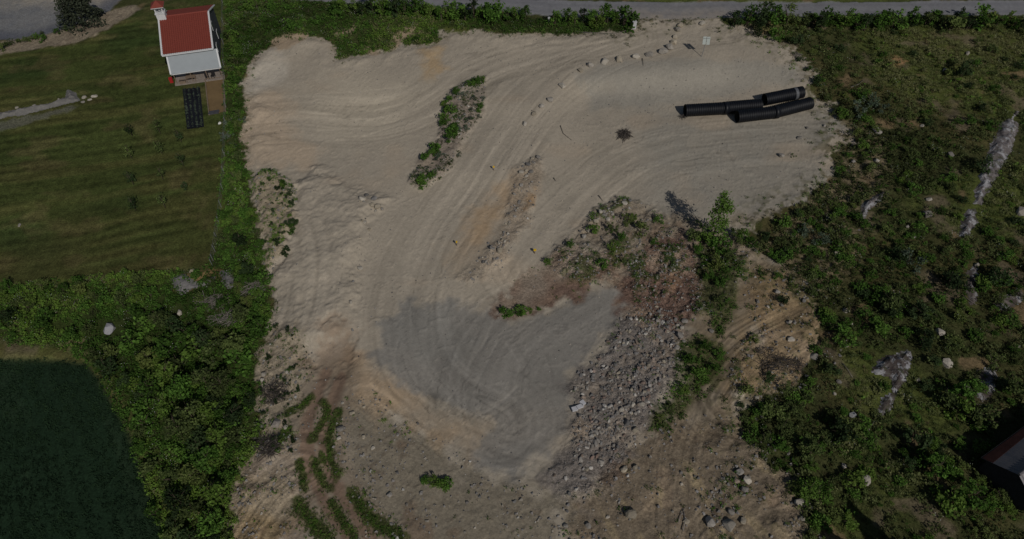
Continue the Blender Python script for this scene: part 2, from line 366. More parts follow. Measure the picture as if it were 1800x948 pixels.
# bare ground
lotc = A(114, 107, 96)
paint(m_lot, lotc); GS *= (1 - m_lot)
def lp(name, c, op=1., soft=.6, wob=1.2, fine=.5, extra=1.0): paint(msk(name, soft, wob, fine) * m_lot * extra, c, op)
lp('pink', A(126, 113, 97), .8, 1.5, 2); lp('whitegrey', A(126, 120, 110), .9, 1.2, 1.5)
lp('embank', A(106, 102, 94), .95, 1.0, 1.0)
plat = sstep(0, 6, X - px_base(1085, 280)[0]) * sstep(px_base(1200, 395)[1] - 1, px_base(1200, 395)[1] + 3, Y) * (1 - sstep(px_base(1200, 192)[1] - 2, px_base(1200, 192)[1] + 1, Y))
paint(plat * m_lot * (.7 + .3 * N2), A(99, 96, 89), .9)
lp('heap', A(114, 107, 96), .9, 1.0, 1.2)
lp('rightmid', A(84, 74, 60), .9, 1.4, 2.2, .8)
lp('soilright', A(93, 79, 59), .9, 1.4, 2.2); lp('soilbottom', A(80, 71, 59), .9, 1., 2); lp('bottomtan', A(86, 80, 69), .85, 1., 2)
lp('brownlow', A(88, 76, 65), .9, 1., 1.6); lp('leftlow', A(98, 90, 77), .9, 1., 1.8); lp('tansweep', A(114, 98, 79), .75, 1.4, 2.0)
lp('comb', A(100, 87, 66), .9, .8, 1)
lp('gravel', A(93, 90, 85), .95, .7, 1.5, .6); lp('damp', A(88, 87, 83), .35, 1.5, 2.0)
lp('rubble', A(80, 75, 71), .95, .9, 2.2); lp('bank', A(88, 80, 69), .85, .7, 1.2)
lp('browntop', A(75, 60, 52), .97, .8, 1.6, .8); lp('brownleft', A(81, 66, 56), .95, .8, 1.6, .8)
m_br = np.clip(msk('browntop', .8, 1.6) + msk('brownleft', .8, 1.6), 0, 1) * m_lot
paint(m_br * sstep(.1, .5, N3 + .6 * N2), A(66, 53, 47), .6); paint(m_br * sstep(.2, .6, fbm(X * .4 + 11, Y * .4, 3, 6)), A(98, 78, 60), .55)
lp('orange1', A(120, 100, 76), .7, 2.2, 2.2); lp('orange2', A(126, 98, 64), .9, .5, .6); lp('orange3', A(122, 103, 76), .7, 1.2, 1.8)
lp('island', A(92, 84, 76), .9, .5, .8); lp('rockrow', A(98, 88, 76), .7, .7, 1.2); lp('weedpile', A(104, 95, 80), .9)
lp('dugout', A(92, 78, 65), .65, 1.2, 2.0, 1.2)
# bluish gravel hauled in patches, brown damp patches
paint(m_lot * sstep(.18, .5, fbm(X * .16, Y * .16, 3, 10)) * (1 - .7 * plat) * (1 - .85 * msk('gravel', 1.)), A(104, 98, 88), .5)
sl = PW([(640, 175)])[0]
paint(m_lot * sstep(13, 3, np.hypot(X - sl[0], (Y - sl[1]) * 1.1) + 4 * N1), A(131, 123, 109), .7)
paint(m_lot * (1 - .85 * msk('gravel', 1.)) * sstep(.2, .55, fbm(X * .11 + 40, Y * .16, 3, 7)), A(120, 108, 93), .45)
paint(m_lot * sstep(.35, .6, fbm(X * .35, Y * .35, 3, 4)) * (m_sb + m_bt + m_bank + m_sr), A(76, 62, 50), .5)
paint(m_lot * sstep(.3, .6, fbm(X * .3 + 9, Y * .3, 3, 2)) * (m_sb + m_sr + m_rub), A(112, 98, 82), .45)
straw = sstep(.12, .45, fbm(X * .9 + .5 * Y, Y * .22 - .1 * X, 3, 3)) * sstep(-.1, .4, fbm(X * .2 + 60, Y * .2, 2, 5))
paint(m_lot * straw * np.clip(m_sb + m_sr, 0, 1), A(114, 102, 80), .75)
paint(m_lot * np.clip(m_sb + m_bt * .7 + m_sr + m_ll, 0, 1) * sstep(.25, .5, N3 * .7 + .5 * N4 + .3 * N2), A(62, 52, 43), .55)
edge2 = m_lot * sstep(5.5, 0, -sd('lot') + 2.5 * EN0) * (X > 14)
paint(edge2 * sstep(-.05, .35, N3 + .6 * N2), A(58, 56, 36), .7)
# edge of the lot: broken by soil and creeping green
edge = m_lot * sstep(1.6, 0, -sd('lot') + 1.2 * EN)
paint(edge * sstep(-.1, .4, N3 + .4 * N2), A(84, 76, 62), .6)
wd = msk('greenstrip', .6, 1.2) + msk('greencol', .6, 1.2) + m_bank * sstep(.15, .4, N2 + .3 * N3)
paint(wd * m_lot * .8, A(44, 48, 24)); GS = np.maximum(GS, np.clip(wd, 0, 1) * .8)
# track
paint((1 - sstep(1.2, 2.4, dT + .6 * EN)) * m_lot, A(92, 82, 70), .7); paint(m_track, A(86, 72, 61), .95)
m_verge = np.zeros_like(X)
for L_, w_ in VERGE:
    Q_ = np.array(L_); s_ = (X > Q_[:, 0].min() - 2) & (X < Q_[:, 0].max() + 2) & (Y > Q_[:, 1].min() - 2) & (Y < Q_[:, 1].max() + 2)
    m_verge[s_] = np.maximum(m_verge[s_], 1 - sstep(w_ * .7, w_ * 1.25, np.abs(line_sd(X[s_], Y[s_], L_)[0]) + .42 * EN[s_] + .4 * EN2[s_]))
paint(m_verge * (1.0 + .5 * N3), A(42, 48, 22), .9); GS = np.maximum(GS, m_verge * .8)
GR[:] = m_lot * (.45 * m_br + .4 * m_ll + .12 + .6 * m_rub + .5 * m_bank + .4 * m_sb + .22 * m_bt + .4 * m_isl + .4 * m_row + .3 * m_sr + .3 * m_wp + .35 * edge)
CO *= (1 + STREAK * m_lot)[..., None]
# dark scrape lines
CO *= (1 - .16 * m_lot * (np.clip(rid, 0, 1) ** 3) * sstep(-.1, .5, N2))[..., None]
# lawn with mowing stripes and dry patches
paint(m_lawn, A(43, 49, 23))
LG = PW([(-300, 330), (0, 300), (200, 275), (420, 240)]); dL, sL = line_sd(X, Y, LG)
stripe = fbm(sL * .05, dL * .55, 3, 2)
paint(m_lawn * sstep(-.1, .45, stripe + .5 * N1), A(56, 54, 30), .55)
paint(m_lawn * sstep(.1, .5, fbm(X * .09 + 7, Y * .13, 3, 8)), A(32, 42, 19), .75)
paint(m_lawn * sstep(.15, .55, fbm(X * .25, Y * .4, 3, 11)), A(68, 61, 40), .42)
paint(m_lawn * sstep(px_base(200, 380)[1] + 3, px_base(200, 440)[1] - 4, Y + 6 * N1), A(54, 50, 29), .4)
CO *= (1 + m_lawn * (.40 * fbm(sL * .16, dL * 1.5, 3, 5) + .22 * N3 + .12 * N4 + .16 * np.sin(dL * 4.2 + 1.5 * N1) * sstep(-.2, .4, N1)))[..., None]
vs = sstep(px_base(345, 300)[0], px_base(365, 300)[0], X) * sstep(px_base(385, 210)[1] + 1, px_base(385, 210)[1] - 2, Y)
paint(m_lawn * vs * (.5 + .5 * np.sin(X * 5.2)), A(50, 53, 26), .45)
paint(msk('bareA', .4, .6), A(105, 85, 60), .7); paint(msk('bareB', .4, .8, .5), A(96, 88, 66), .7)
for k in ('bareC', 'bareD', 'bareE', 'bareF'): paint(msk(k, .4, .8, .6), A(112, 99, 83), .9); GS *= 1 - .8 * msk(k, .4, .8, .6)
m_tr = msk('trans', 1.0, 1.2) * (1 - m_lot) * sstep(-.25, .3, N3 + .8 * N2 + .25)
paint(m_tr, A(88, 79, 62), .85); GS *= 1 - .7 * m_tr; GR += m_tr * .5
paint(msk('dirtpatch', .4, .7), A(112, 88, 62), .8)
for k in ('bareA', 'bareB', 'dirtpatch'): GS *= 1 - .6 * msk(k)
paint(msk('lawnstrip', .3, .5), A(66, 66, 58), .8)
# crop field with drill rows
paint(m_field, A(18, 30, 19))
FG = PW([(158, 640), (185, 680), (215, 730), (240, 790), (262, 850), (285, 910), (330, 1060)]); dF, sF = line_sd(X, Y, FG)
paint(m_field * sstep(.1, .5, fbm(sF * .1, dF * .9, 3, 3)), A(25, 36, 24), .6)
edgeF = np.exp(-((sd('field') - .3) / .5) ** 2) * (.8 + .5 * N2); paint(edgeF, A(70, 70, 40), .55)
m_park = msk('parking', .4, .6); paint(m_park, A(82, 82, 82)); paint(m_park * sstep(0, 5, Y - px_base(60, 22)[1] + 3 * N1), A(110, 104, 94), .8); paint(m_park * sstep(.1, .5, N2 + N1), A(66, 68, 72), .5); paint(m_park * sstep(3.5, 1.0, -sd('parking') + N2), A(58, 60, 67), .75)
m_bed = msk('stonebed', .3, .4); paint(m_bed, A(92, 84, 72)); paint(m_bed * sstep(.2, .5, N3 + N2 * .5), A(66, 58, 50), .6)
GS *= (1 - m_park) * (1 - m_bed); GR += m_park * .4 + m_bed * .6
m_soilb = msk('soilbed', .08, .08, .05); paint(m_soilb, A(80, 66, 46)); GS *= 1 - m_soilb
# road
paint(m_road, A(88, 88, 90)); GS *= 1 - m_road; GR *= 1 - m_road
dR, sR = line_sd(X, Y, PW([(-300, -60), (600, -6), (850, 7), (960, 14), (1100, 18), (1430, 16), (1800, 14), (2400, 11)]))
paint(m_road * np.exp(-((np.abs(np.abs(dR) - 1.1)) / .5) ** 2), A(78, 78, 81), .6)
spill = sstep(16, 4, np.abs(X - px_base(1190, 30)[0])) * (.6 + .5 * N2 + .3 * N3)
paint(m_road * spill * sstep(2.5, -2.0, dR), A(106, 98, 88), .8)
calm = 1 - .6 * m_lot * (1 - np.clip(GR * 1.6 - .4, 0, 1))
CO *= (1 + calm * (.10 * N2 + .10 * N3 + .07 * N4))[..., None]
CO = np.clip(CO, .003, .8)

# ------------------------------------------------------------------ materials
MATS = {}
def nodemat(name):
    m = bpy.data.materials.new(name); m.use_nodes = True; nt = m.node_tree
    b = nt.nodes['Principled BSDF']; b.inputs['Specular IOR Level'].default_value = .2
    MATS[name] = m
    return m, nt, b
def N(nt, t, **kw):
    n = nt.nodes.new(t)
    for k, v in kw.items(): setattr(n, k, v)
    return n
def mixc(nt, a, b, fac, mode='MIX'):
    n = N(nt, 'ShaderNodeMix', data_type='RGBA', blend_type=mode)
    for s, v in ((6, a), (7, b), (0, fac)):
        if hasattr(v, 'default_value') or hasattr(v, 'is_linked'): nt.links.new(v, n.inputs[s])
        else: n.inputs[s].default_value = (*v, 1) if s else v
    return n.outputs[2]
def noise(nt, scale, detail=4, rough=.55, vec=None, dim='3D'):
    n = N(nt, 'ShaderNodeTexNoise'); n.inputs['Scale'].default_value = scale; n.inputs['Detail'].default_value = detail; n.inputs['Roughness'].default_value = rough
    if vec is not None: nt.links.new(vec, n.inputs['Vector'])
    return n.outputs['Fac']
def maprange(nt, v, a, b, c, d):
    n = N(nt, 'ShaderNodeMapRange'); nt.links.new(v, n.inputs[0])
    for i, q in enumerate((a, b, c, d)): n.inputs[1 + i].default_value = q
    return n.outputs[0]
def math_(nt, op, a, b):
    n = N(nt, 'ShaderNodeMath', operation=op)
    for i, v in enumerate((a, b)):
        if hasattr(v, 'is_linked'): nt.links.new(v, n.inputs[i])
        else: n.inputs[i].default_value = v
    return n.outputs[0]

def terrain_material():
    m, nt, b = nodemat('terrain')
    geo = N(nt, 'ShaderNodeNewGeometry').outputs['Position']
    col = N(nt, 'ShaderNodeAttribute', attribute_name='albedo').outputs['Color']
    grit = N(nt, 'ShaderNodeAttribute', attribute_name='grit').outputs['Fac']
    gras = N(nt, 'ShaderNodeAttribute', attribute_name='grass').outputs['Fac']
    f1 = noise(nt, 2.2, 5, .65, geo); f2 = noise(nt, 9, 3, .7, geo)
    v1 = maprange(nt, f1, .3, .7, .93, 1.07); v2 = maprange(nt, f2, .3, .7, .93, 1.07)
    mul = math_(nt, 'MULTIPLY', v1, v2)
    n = N(nt, 'ShaderNodeVectorMath', operation='SCALE'); nt.links.new(col, n.inputs[0]); nt.links.new(mul, n.inputs['Scale'])
    c = n.outputs[0]
    # grass: darker and lighter blades
    g1 = maprange(nt, noise(nt, 5.5, 5, .75, geo), .32, .68, .45, 1.55)
    n2 = N(nt, 'ShaderNodeVectorMath', operation='SCALE'); nt.links.new(c, n2.inputs[0]); nt.links.new(g1, n2.inputs['Scale'])
    c = mixc(nt, c, n2.outputs[0], gras)
    # pebbles: each Voronoi cell its own tone
    vo = N(nt, 'ShaderNodeTexVoronoi'); vo.inputs['Scale'].default_value = 6.5; nt.links.new(geo, vo.inputs['Vector'])
    sep = N(nt, 'ShaderNodeSeparateColor'); nt.links.new(vo.outputs['Color'], sep.inputs[0])
    pv = maprange(nt, sep.outputs[0], 0, 1, .6, 1.5)
    n3 = N(nt, 'ShaderNodeVectorMath', operation='SCALE'); nt.links.new(c, n3.inputs[0]); nt.links.new(pv, n3.inputs['Scale'])
    c = mixc(nt, c, n3.outputs[0], grit)
    nt.links.new(c, b.inputs['Base Color'])
    b.inputs['Roughness'].default_value = .95; b.inputs['Specular IOR Level'].default_value = .08
    hgt = math_(nt, 'ADD', math_(nt, 'MULTIPLY', f1, .05), math_(nt, 'MULTIPLY', f2, .02))
    hgt = math_(nt, 'ADD', hgt, math_(nt, 'MULTIPLY', math_(nt, 'MULTIPLY', vo.outputs['Distance'], grit), -.06))
    bp = N(nt, 'ShaderNodeBump'); bp.inputs['Strength'].default_value = .8; bp.inputs['Distance'].default_value = 1.0
    hgt = math_(nt, 'MULTIPLY', hgt, math_(nt, 'ADD', .38, math_(nt, 'MAXIMUM', grit, gras)))
    nt.links.new(hgt, bp.inputs['Height']); nt.links.new(bp.outputs[0], b.inputs['Normal'])
    return m
M_TERR = terrain_material()

def simple(name, col, rough=.7, spec=.25, var=.15, scale=3.0, bump=0.0, metal=0.0, second=None):
    m, nt, b = nodemat(name)
    tc = N(nt, 'ShaderNodeTexCoord').outputs['Object']
    f = noise(nt, scale, 5, .6, tc)
    k = maprange(nt, f, .3, .7, 0, 1)
    c0 = tuple(np.clip(np.array(col) * (1 - var), 0, 1)); c1 = tuple(np.clip(np.array(second if second else col) * (1 + var), 0, 1))
    nt.links.new(mixc(nt, c0, c1, k), b.inputs['Base Color'])
    b.inputs['Roughness'].default_value = rough; b.inputs['Specular IOR Level'].default_value = spec; b.inputs['Metallic'].default_value = metal
    if bump:
        bp = N(nt, 'ShaderNodeBump'); bp.inputs['Strength'].default_value = .7; bp.inputs['Distance'].default_value = bump
        nt.links.new(noise(nt, scale * 3, 4, .6, tc), bp.inputs['Height']); nt.links.new(bp.outputs[0], b.inputs['Normal'])
    return m
def rock_material(name, lich=0.0, inst=False):
    m, nt, b = nodemat(name)
    oi = N(nt, 'ShaderNodeObjectInfo'); geo = N(nt, 'ShaderNodeNewGeometry').outputs['Position']
    at = N(nt, 'ShaderNodeAttribute', attribute_name='tint', attribute_type='INSTANCER').outputs['Fac']
    f = noise(nt, 2.6, 6, .65, geo); f2 = noise(nt, 11, 4, .6, geo)
    src = oi.outputs['Color']
    if inst:
        cr = N(nt, 'ShaderNodeValToRGB'); nt.links.new(at, cr.inputs[0]); cr.color_ramp.interpolation = 'CONSTANT'
        for k, (ps, cc) in enumerate(((0, (.185, .17, .16)), (.25, (.21, .20, .195)), (.5, (.255, .24, .225)), (.7, (.30, .27, .225)), (.85, (.15, .145, .14)), (.96, (.40, .385, .36)))):
            e = cr.color_ramp.elements[k] if k < 2 else cr.color_ramp.elements.new(ps)
            e.position = ps; e.color = (*cc, 1)
        src = cr.outputs[0]
    base = mixc(nt, src, (.42, .395, .35), maprange(nt, f, .45, .8, 0, .35))
    base = mixc(nt, base, (.07, .06, .055), maprange(nt, f2, .5, .8, 0, .55))
    r = maprange(nt, oi.outputs['Random'], 0, 1, .72, 1.25)
    n = N(nt, 'ShaderNodeVectorMath', operation='SCALE'); nt.links.new(base, n.inputs[0]); nt.links.new(r, n.inputs['Scale'])
    c = n.outputs[0]
    if lich:
        l = maprange(nt, noise(nt, 1.1, 7, .75, geo), .495, .58, 0, lich)
        c = mixc(nt, c, (.33, .33, .345), l)
        c = mixc(nt, c, (.045, .05, .02), maprange(nt, noise(nt, 1.3, 5, .6, geo), .54, .64, 0, .7))
    nt.links.new(c, b.inputs['Base Color']); b.inputs['Roughness'].default_value = .9
    bp = N(nt, 'ShaderNodeBump'); bp.inputs['Strength'].default_value = .8; bp.inputs['Distance'].default_value = .05
    nt.links.new(f2, bp.inputs['Height']); nt.links.new(bp.outputs[0], b.inputs['Normal'])
    return m
def leaf_material(name, dark, light, inst=False, yellow=(.10, .12, .025)):
    m, nt, b = nodemat(name)
    oi = N(nt, 'ShaderNodeObjectInfo').outputs['Random']
    ft = N(nt, 'ShaderNodeAttribute', attribute_name='leaf').outputs['Fac']
    c = mixc(nt, dark, light, ft)
    k = oi if not inst else N(nt, 'ShaderNodeAttribute', attribute_name='tint', attribute_type='INSTANCER').outputs['Fac']
    c = mixc(nt, c, yellow, maprange(nt, k, .55, 1, 0, .5))
    n = N(nt, 'ShaderNodeVectorMath', operation='SCALE'); nt.links.new(c, n.inputs[0]); nt.links.new(maprange(nt, k, 0, .7, .62, 1.4), n.inputs['Scale'])
    c = n.outputs[0]
    nt.links.new(c, b.inputs['Base Color']); b.inputs['Roughness'].default_value = .75; b.inputs['Specular IOR Level'].default_value = .12
    tr = N(nt, 'ShaderNodeBsdfTranslucent'); nt.links.new(c, tr.inputs['Color'])
    mx = N(nt, 'ShaderNodeMixShader'); mx.inputs[0].default_value = .25
    nt.links.new(b.outputs[0], mx.inputs[1]); nt.links.new(tr.outputs[0], mx.inputs[2])
    nt.links.new(mx.outputs[0], nt.nodes['Material Output'].inputs['Surface'])
    return m

M_LEAF = leaf_material('leaf_bright', (.032, .070, .012), (.092, .190, .030))
M_LEAF2 = leaf_material('leaf_olive', (.040, .060, .019), (.118, .158, .048))
M_LEAFD = leaf_material('leaf_dark', (.016, .032, .011), (.045, .075, .026), yellow=(.035, .05, .02))
M_SILV = leaf_material('leaf_silver', (.04, .06, .035), (.13, .17, .12), yellow=(.12, .15, .11))
M_WEED = leaf_material('weed_leaf', (.040, .054, .019), (.120, .148, .050), True, (.19, .175, .085))
M_WEEDB = leaf_material('weed_leaf_bright', (.032, .068, .012), (.092, .190, .030), True, (.14, .20, .035))
M_GRASSB = leaf_material('grass_blade', (.055, .080, .022), (.15, .195, .060), True, (.22, .20, .10))
M_DRY = leaf_material('dry_grass', (.07, .062, .028), (.15, .125, .06), True, (.16, .13, .07))
M_CROP = leaf_material('crop_leaf', (.011, .025, .012), (.020, .043, .020), True, (.024, .048, .018))
M_FLOWER = simple('white_flower', (.42, .44, .40), .8, .1, .1)
M_BARK = simple('bark', (.10, .08, .06), .9, .1, .3, 6, .02)
M_TWIG = simple('dead_wood', (.20, .18, .16), .9, .1, .4, 4)
M_TWIGD = simple('dark_brush', (.075, .065, .058), .9, .1, .4, 4)
M_ROCK = rock_material('rock')
M_PEB = rock_material('pebble', 0, True)
M_OUT = rock_material('outcrop_rock', .95)
M_PIPE = simple('black_pipe_plastic', (.005, .006, .009), .5, .3, .4, 1.2)
M_PIPEIN = simple('pipe_liner', (.03, .03, .022), .6, .3, .2, 2.0)
M_WHITE = simple('white_paint', (.62, .63, .64), .55, .3, .06, 4)
M_GREYROOF = simple('grey_sheet_roof', (.30, .33, .35), .55, .3, .05, 1.2)
M_WALL = simple('pale_grey_boards', (.30, .31, .34), .7, .2, .08, 2)
M_REDTILE = simple('red_roof_tile', (.235, .054, .040), .7, .2, .14, 3, 0, 0, (.20, .048, .034))
M_WOOD = simple('weathered_wood', (.20, .15, .11), .8, .15, .25, 5, .01)
M_DECK = simple('deck_boards', (.27, .23, .20), .8, .15, .25, 4)
M_BLACKP = simple('black_mulch_film', (.011, .012, .016), .5, .3, .3, 3, .02)
M_GLASS = simple('window_glass', (.03, .04, .05), .1, .5, .1)
M_RED = simple('red_plastic', (.36, .02, .02), .5, .4, .1)
M_SIGN = simple('pale_panel', (.40, .44, .42), .4, .4, .05)
M_METAL = simple('galvanised_metal', (.35, .36, .37), .45, .4, .1, 3, 0, .5)
M_YEL = simple('yellow_paint', (.65, .42, .02), .6, .3, .1)
M_BARN = simple('barn_sheet_roof', (.13, .135, .155), .5, .4, .25, .8, 0, .1, (.15, .135, .135))
M_SHADEDW = simple('shaded_gable_boards', (.055, .06, .075), .6, .3, .15, 2)  # pale gable boards with the roof overhang's shade put into the colour
M_RUST = simple('rusty_sheet', (.055, .02, .015), .7, .2, .3, 1.5)
M_DARKW = simple('dark_barn_boards', (.03, .028, .03), .8, .1, .3, 3)
M_BLOCK = simple('whitewashed_block', (.50, .50, .52), .8, .2, .1, 3, .01)

# ------------------------------------------------------------------ build helpers
def tag(o, label=None, cat=None, group=None, kind=None):
    if label: o['label'] = label
    if cat: o['category'] = cat
    if group: o['group'] = group
    if kind: o['kind'] = kind
    return o
def empty(name, loc=(0, 0, 0), rz=0.0):
    o = bpy.data.objects.new(name, None); COL.objects.link(o); o.location = loc; o.rotation_euler = (0, 0, rz); o.empty_display_size = .3
    return o
def mesh_from(name, V, F, mats, mi=None, smooth=False):
    me = bpy.data.meshes.new(name); me.from_pydata([tuple(v) for v in V], [], F)
    for m in (mats if isinstance(mats, (list, tuple)) else [mats]): me.materials.append(m)
    if mi is not None: me.polygons.foreach_set('material_index', np.asarray(mi, np.int32))
    if smooth: me.polygons.foreach_set('use_smooth', np.ones(len(F), bool))
    me.update()
    return me
def link(name, me, parent=None, loc=(0, 0, 0), rot=(0, 0, 0), scl=(1, 1, 1)):
    o = bpy.data.objects.new(name, me); COL.objects.link(o); o.location = loc; o.rotation_euler = rot; o.scale = scl
    if parent: o.parent = parent
    return o
class MB:
    def __init__(s): s.V = []; s.F = []
    def box(s, c, d, M=None):
        b = len(s.V)
        for x in (-.5, .5):
            for y in (-.5, .5):
                for z in (-.5, .5):
                    p = Vector((c[0] + x * d[0], c[1] + y * d[1], c[2] + z * d[2]))
                    s.V.append(tuple(M @ p if M else p))
        s.F += [tuple(b + i for i in f) for f in ((0, 1, 3, 2), (4, 6, 7, 5), (0, 4, 5, 1), (2, 3, 7, 6), (0, 2, 6, 4), (1, 5, 7, 3))]
        return s
    def bar(s, a, b, w, h=None):
        a = Vector(a); b = Vector(b); h = h or w; d = (b - a); L = d.length
        q = d.to_track_quat('Z', 'Y').to_matrix().to_4x4()
        M = Matrix.Translation((a + b) / 2) @ q
        return s.box((0, 0, 0), (w, h, L), M)
    def tube(s, pts, rad, n=5, cap=True):
        k = len(s.V); P = [Vector(p) for p in pts]
        for i, p in enumerate(P):
            d = (P[min(i + 1, len(P) - 1)] - P[max(i - 1, 0)]).normalized()
            u = d.cross(Vector((.3, .2, 1))); u = u.normalized() if u.length > 1e-4 else Vector((1, 0, 0)); v = d.cross(u)
            r = rad[i] if hasattr(rad, '__len__') else rad
            for j in range(n):
                a = 2 * math.pi * j / n; s.V.append(tuple(p + (u * math.cos(a) + v * math.sin(a)) * r))
        for i in range(len(P) - 1):
            for j in range(n):
                j2 = (j + 1) % n; s.F.append((k + i * n + j, k + i * n + j2, k + (i + 1) * n + j2, k + (i + 1) * n + j))
        if cap:
            s.F.append(tuple(k + j for j in range(n))[::-1]); s.F.append(tuple(k + (len(P) - 1) * n + j for j in range(n)))
        return s
    def poly(s, pts, th=None):
        k = len(s.V); n = len(pts)
        if th is None:
            s.V += [tuple(p) for p in pts]; s.F.append(tuple(range(k, k + n))); return s
        nrm = (Vector(pts[1]) - Vector(pts[0])).cross(Vector(pts[2]) - Vector(pts[0])).normalized() * th
        s.V += [tuple(p) for p in pts] + [tuple(Vector(p) - nrm) for p in pts]
        s.F.append(tuple(range(k, k + n))); s.F.append(tuple(range(k + 2 * n - 1, k + n - 1, -1)))
        for i in range(n):
            j = (i + 1) % n; s.F.append((k + i, k + n + i, k + n + j, k + j))
        return s
    def mesh(s, name, mat, smooth=False): return mesh_from(name, s.V, s.F, mat, None, smooth)
    def build(s, name, mat, parent=None, smooth=False, **kw): return link(name, s.mesh(name, mat, smooth), parent, **kw)

# ------------------------------------------------------------------ the ground, split by what it is, one continuous surface
def build_ground():
    nv = NX * NY
    V = np.stack([X, Y, Hh], -1).reshape(-1, 3)
    dzx = np.gradient(Hh, gx, axis=0); dzy = np.gradient(Hh, gy, axis=1)
    NM = np.stack([-dzx, -dzy, np.ones_like(Hh)], -1); NM /= np.linalg.norm(NM, axis=-1, keepdims=True); NM = NM.reshape(-1, 3)
    I, J = np.meshgrid(np.arange(NX - 1), np.arange(NY - 1), indexing='ij')
    a = (I * NY + J).ravel(); Q = np.stack([a, a + NY, a + NY + 1, a + 1], -1)
    c = lambda F: F[:-1, :-1].ravel()
    cls = np.zeros(len(Q), int)                                     # 0 scrub ground
    for k, m in ((1, m_lawn), (2, m_field), (3, m_park), (4, m_lot), (5, msk('gravel', .5, 1.2, .5) * m_lot), (6, m_track), (7, m_bed), (8, m_soilb), (9, m_road)):
        cls[c(m) > .5] = k
    names = ['ground', 'lawn', 'crop_field', 'gravel_parking', 'sand_lot', 'gravel_yard', 'dirt_track', 'stone_mulch_bed', 'garden_soil', 'road']
    labels = ['rough weedy ground around the bare lot', 'mown patchy lawn beside the red-roofed cottage', 'dark green crop field in the lower left corner', 'grey gravel parking in the upper left corner',
              'bare tan sand and soil of the graded lot', 'grey crushed-gravel yard in the middle of the lot', 'rutted dirt track leaving at the bottom of the lot', 'stony planting strip along the gravel parking', 'brown soil bed beside the black mulch strips', 'grey paved road along the top']
    col = np.concatenate([CO.reshape(-1, 3), np.ones((nv, 1))], 1).astype(np.float32)
    for k, nm in enumerate(names):
        q = Q[cls == k]
        if not len(q): continue
        u, inv = np.unique(q.ravel(), return_inverse=True); q = inv.reshape(-1, 4)
        me = bpy.data.meshes.new(nm); me.vertices.add(len(u)); me.vertices.foreach_set('co', V[u].astype(np.float32).ravel())
        me.loops.add(q.size); me.loops.foreach_set('vertex_index', q.ravel().astype(np.int32))
        me.polygons.add(len(q)); me.polygons.foreach_set('loop_start', np.arange(0, q.size, 4, dtype=np.int32)); me.polygons.foreach_set('loop_total', np.full(len(q), 4, np.int32))
        me.update(calc_edges=True); me.polygons.foreach_set('use_smooth', np.ones(len(q), bool))
        at = me.attributes.new('albedo', 'FLOAT_COLOR', 'POINT'); at.data.foreach_set('color', col[u].ravel())
        for an, F in (('grit', GR), ('grass', GS)):
            at = me.attributes.new(an, 'FLOAT', 'POINT'); at.data.foreach_set('value', np.clip(F.ravel()[u], 0, 1).astype(np.float32))
        me.normals_split_custom_set_from_vertices(NM[u].tolist())
        me.materials.append(M_TERR)
        tag(link(nm, me), labels[k], None, None, 'structure')
build_ground()

# ------------------------------------------------------------------ rocks
def rock_mesh(seed, flatness=.72, n=26, name='boulder_stone'):
    r = random.Random(seed); bm = bmesh.new()
    for _ in range(n):
        v = Vector((r.gauss(0, 1), r.gauss(0, 1), r.gauss(0, 1))).normalized()
        v *= r.uniform(.82, 1.05); m = max(abs(v.x), abs(v.y), abs(v.z)); v *= (.55 + .45 / max(m, .6) * .8) * .5
        bm.verts.new((v.x, v.y * r.uniform(.85, 1), v.z * flatness))
    res = bmesh.ops.convex_hull(bm, input=bm.verts)
    bmesh.ops.delete(bm, geom=[e for e in res['geom_interior'] if isinstance(e, bmesh.types.BMVert)], context='VERTS')
    bmesh.ops.bevel(bm, geom=list(bm.edges), offset=.03, segments=1, affect='EDGES', clamp_overlap=True)
    me = bpy.data.meshes.new(name); bm.to_mesh(me); bm.free(); me.materials.append(M_ROCK)
    return me
ROCKS = [rock_mesh(100 + i, .62 + .05 * (i % 5)) for i in range(12)]
def rock_lo(seed):
    r = random.Random(seed); bm = bmesh.new()
    for _ in range(11):
        v = Vector((r.gauss(0, 1), r.gauss(0, 1), r.gauss(0, .8))).normalized() * r.uniform(.42, .55)
        bm.verts.new((v.x, v.y * .85, v.z * .75))
    res = bmesh.ops.convex_hull(bm, input=bm.verts)
    bmesh.ops.delete(bm, geom=[e for e in res['geom_interior'] if isinstance(e, bmesh.types.BMVert)], context='VERTS')
    me = bpy.data.meshes.new('stone'); bm.to_mesh(me); bm.free(); me.materials.append(M_PEB)
    return me
PEBBLES = [rock_lo(300 + i) for i in range(8)]
def pxscale(p): return FPX / (p[1] * st - (p[2] - CAMH) * ct)       # photo pixels per metre at a point
GREY, TAN, PALE, DARK, BROWN = (.255, .235, .21, 1), (.34, .295, .225, 1), (.385, .35, .295, 1), (.15, .145, .14, 1), (.22, .17, .135, 1)
def rock_at(x, y, wpx, label, cat='boulder', group=None, col=None, sink=.25, name='boulder', hgt=None):
    p = W(x, y); s = wpx / pxscale(p); i = R.randrange(len(ROCKS))
    zz = s * (hgt or R.uniform(.75, 1.0))
    h0 = hz(p.x, p.y)
    o = link(name, ROCKS[i], None, (p.x, p.y, h0 + zz * .33 - zz * sink * .6), (R.uniform(-.2, .2), R.uniform(-.2, .2), R.uniform(0, 6.28)), (s * 1.05, s * R.uniform(.8, 1.0), zz))
    o.color = col or R.choice((GREY, TAN, PALE, TAN))
    return tag(o, label, cat, group)
ORD = ['first', 'second', 'third', 'fourth', 'fifth', 'sixth', 'seventh', 'eighth', 'ninth', 'tenth', 'eleventh', 'twelfth', 'thirteenth', 'fourteenth', 'fifteenth', 'sixteenth', 'seventeenth', 'eighteenth']
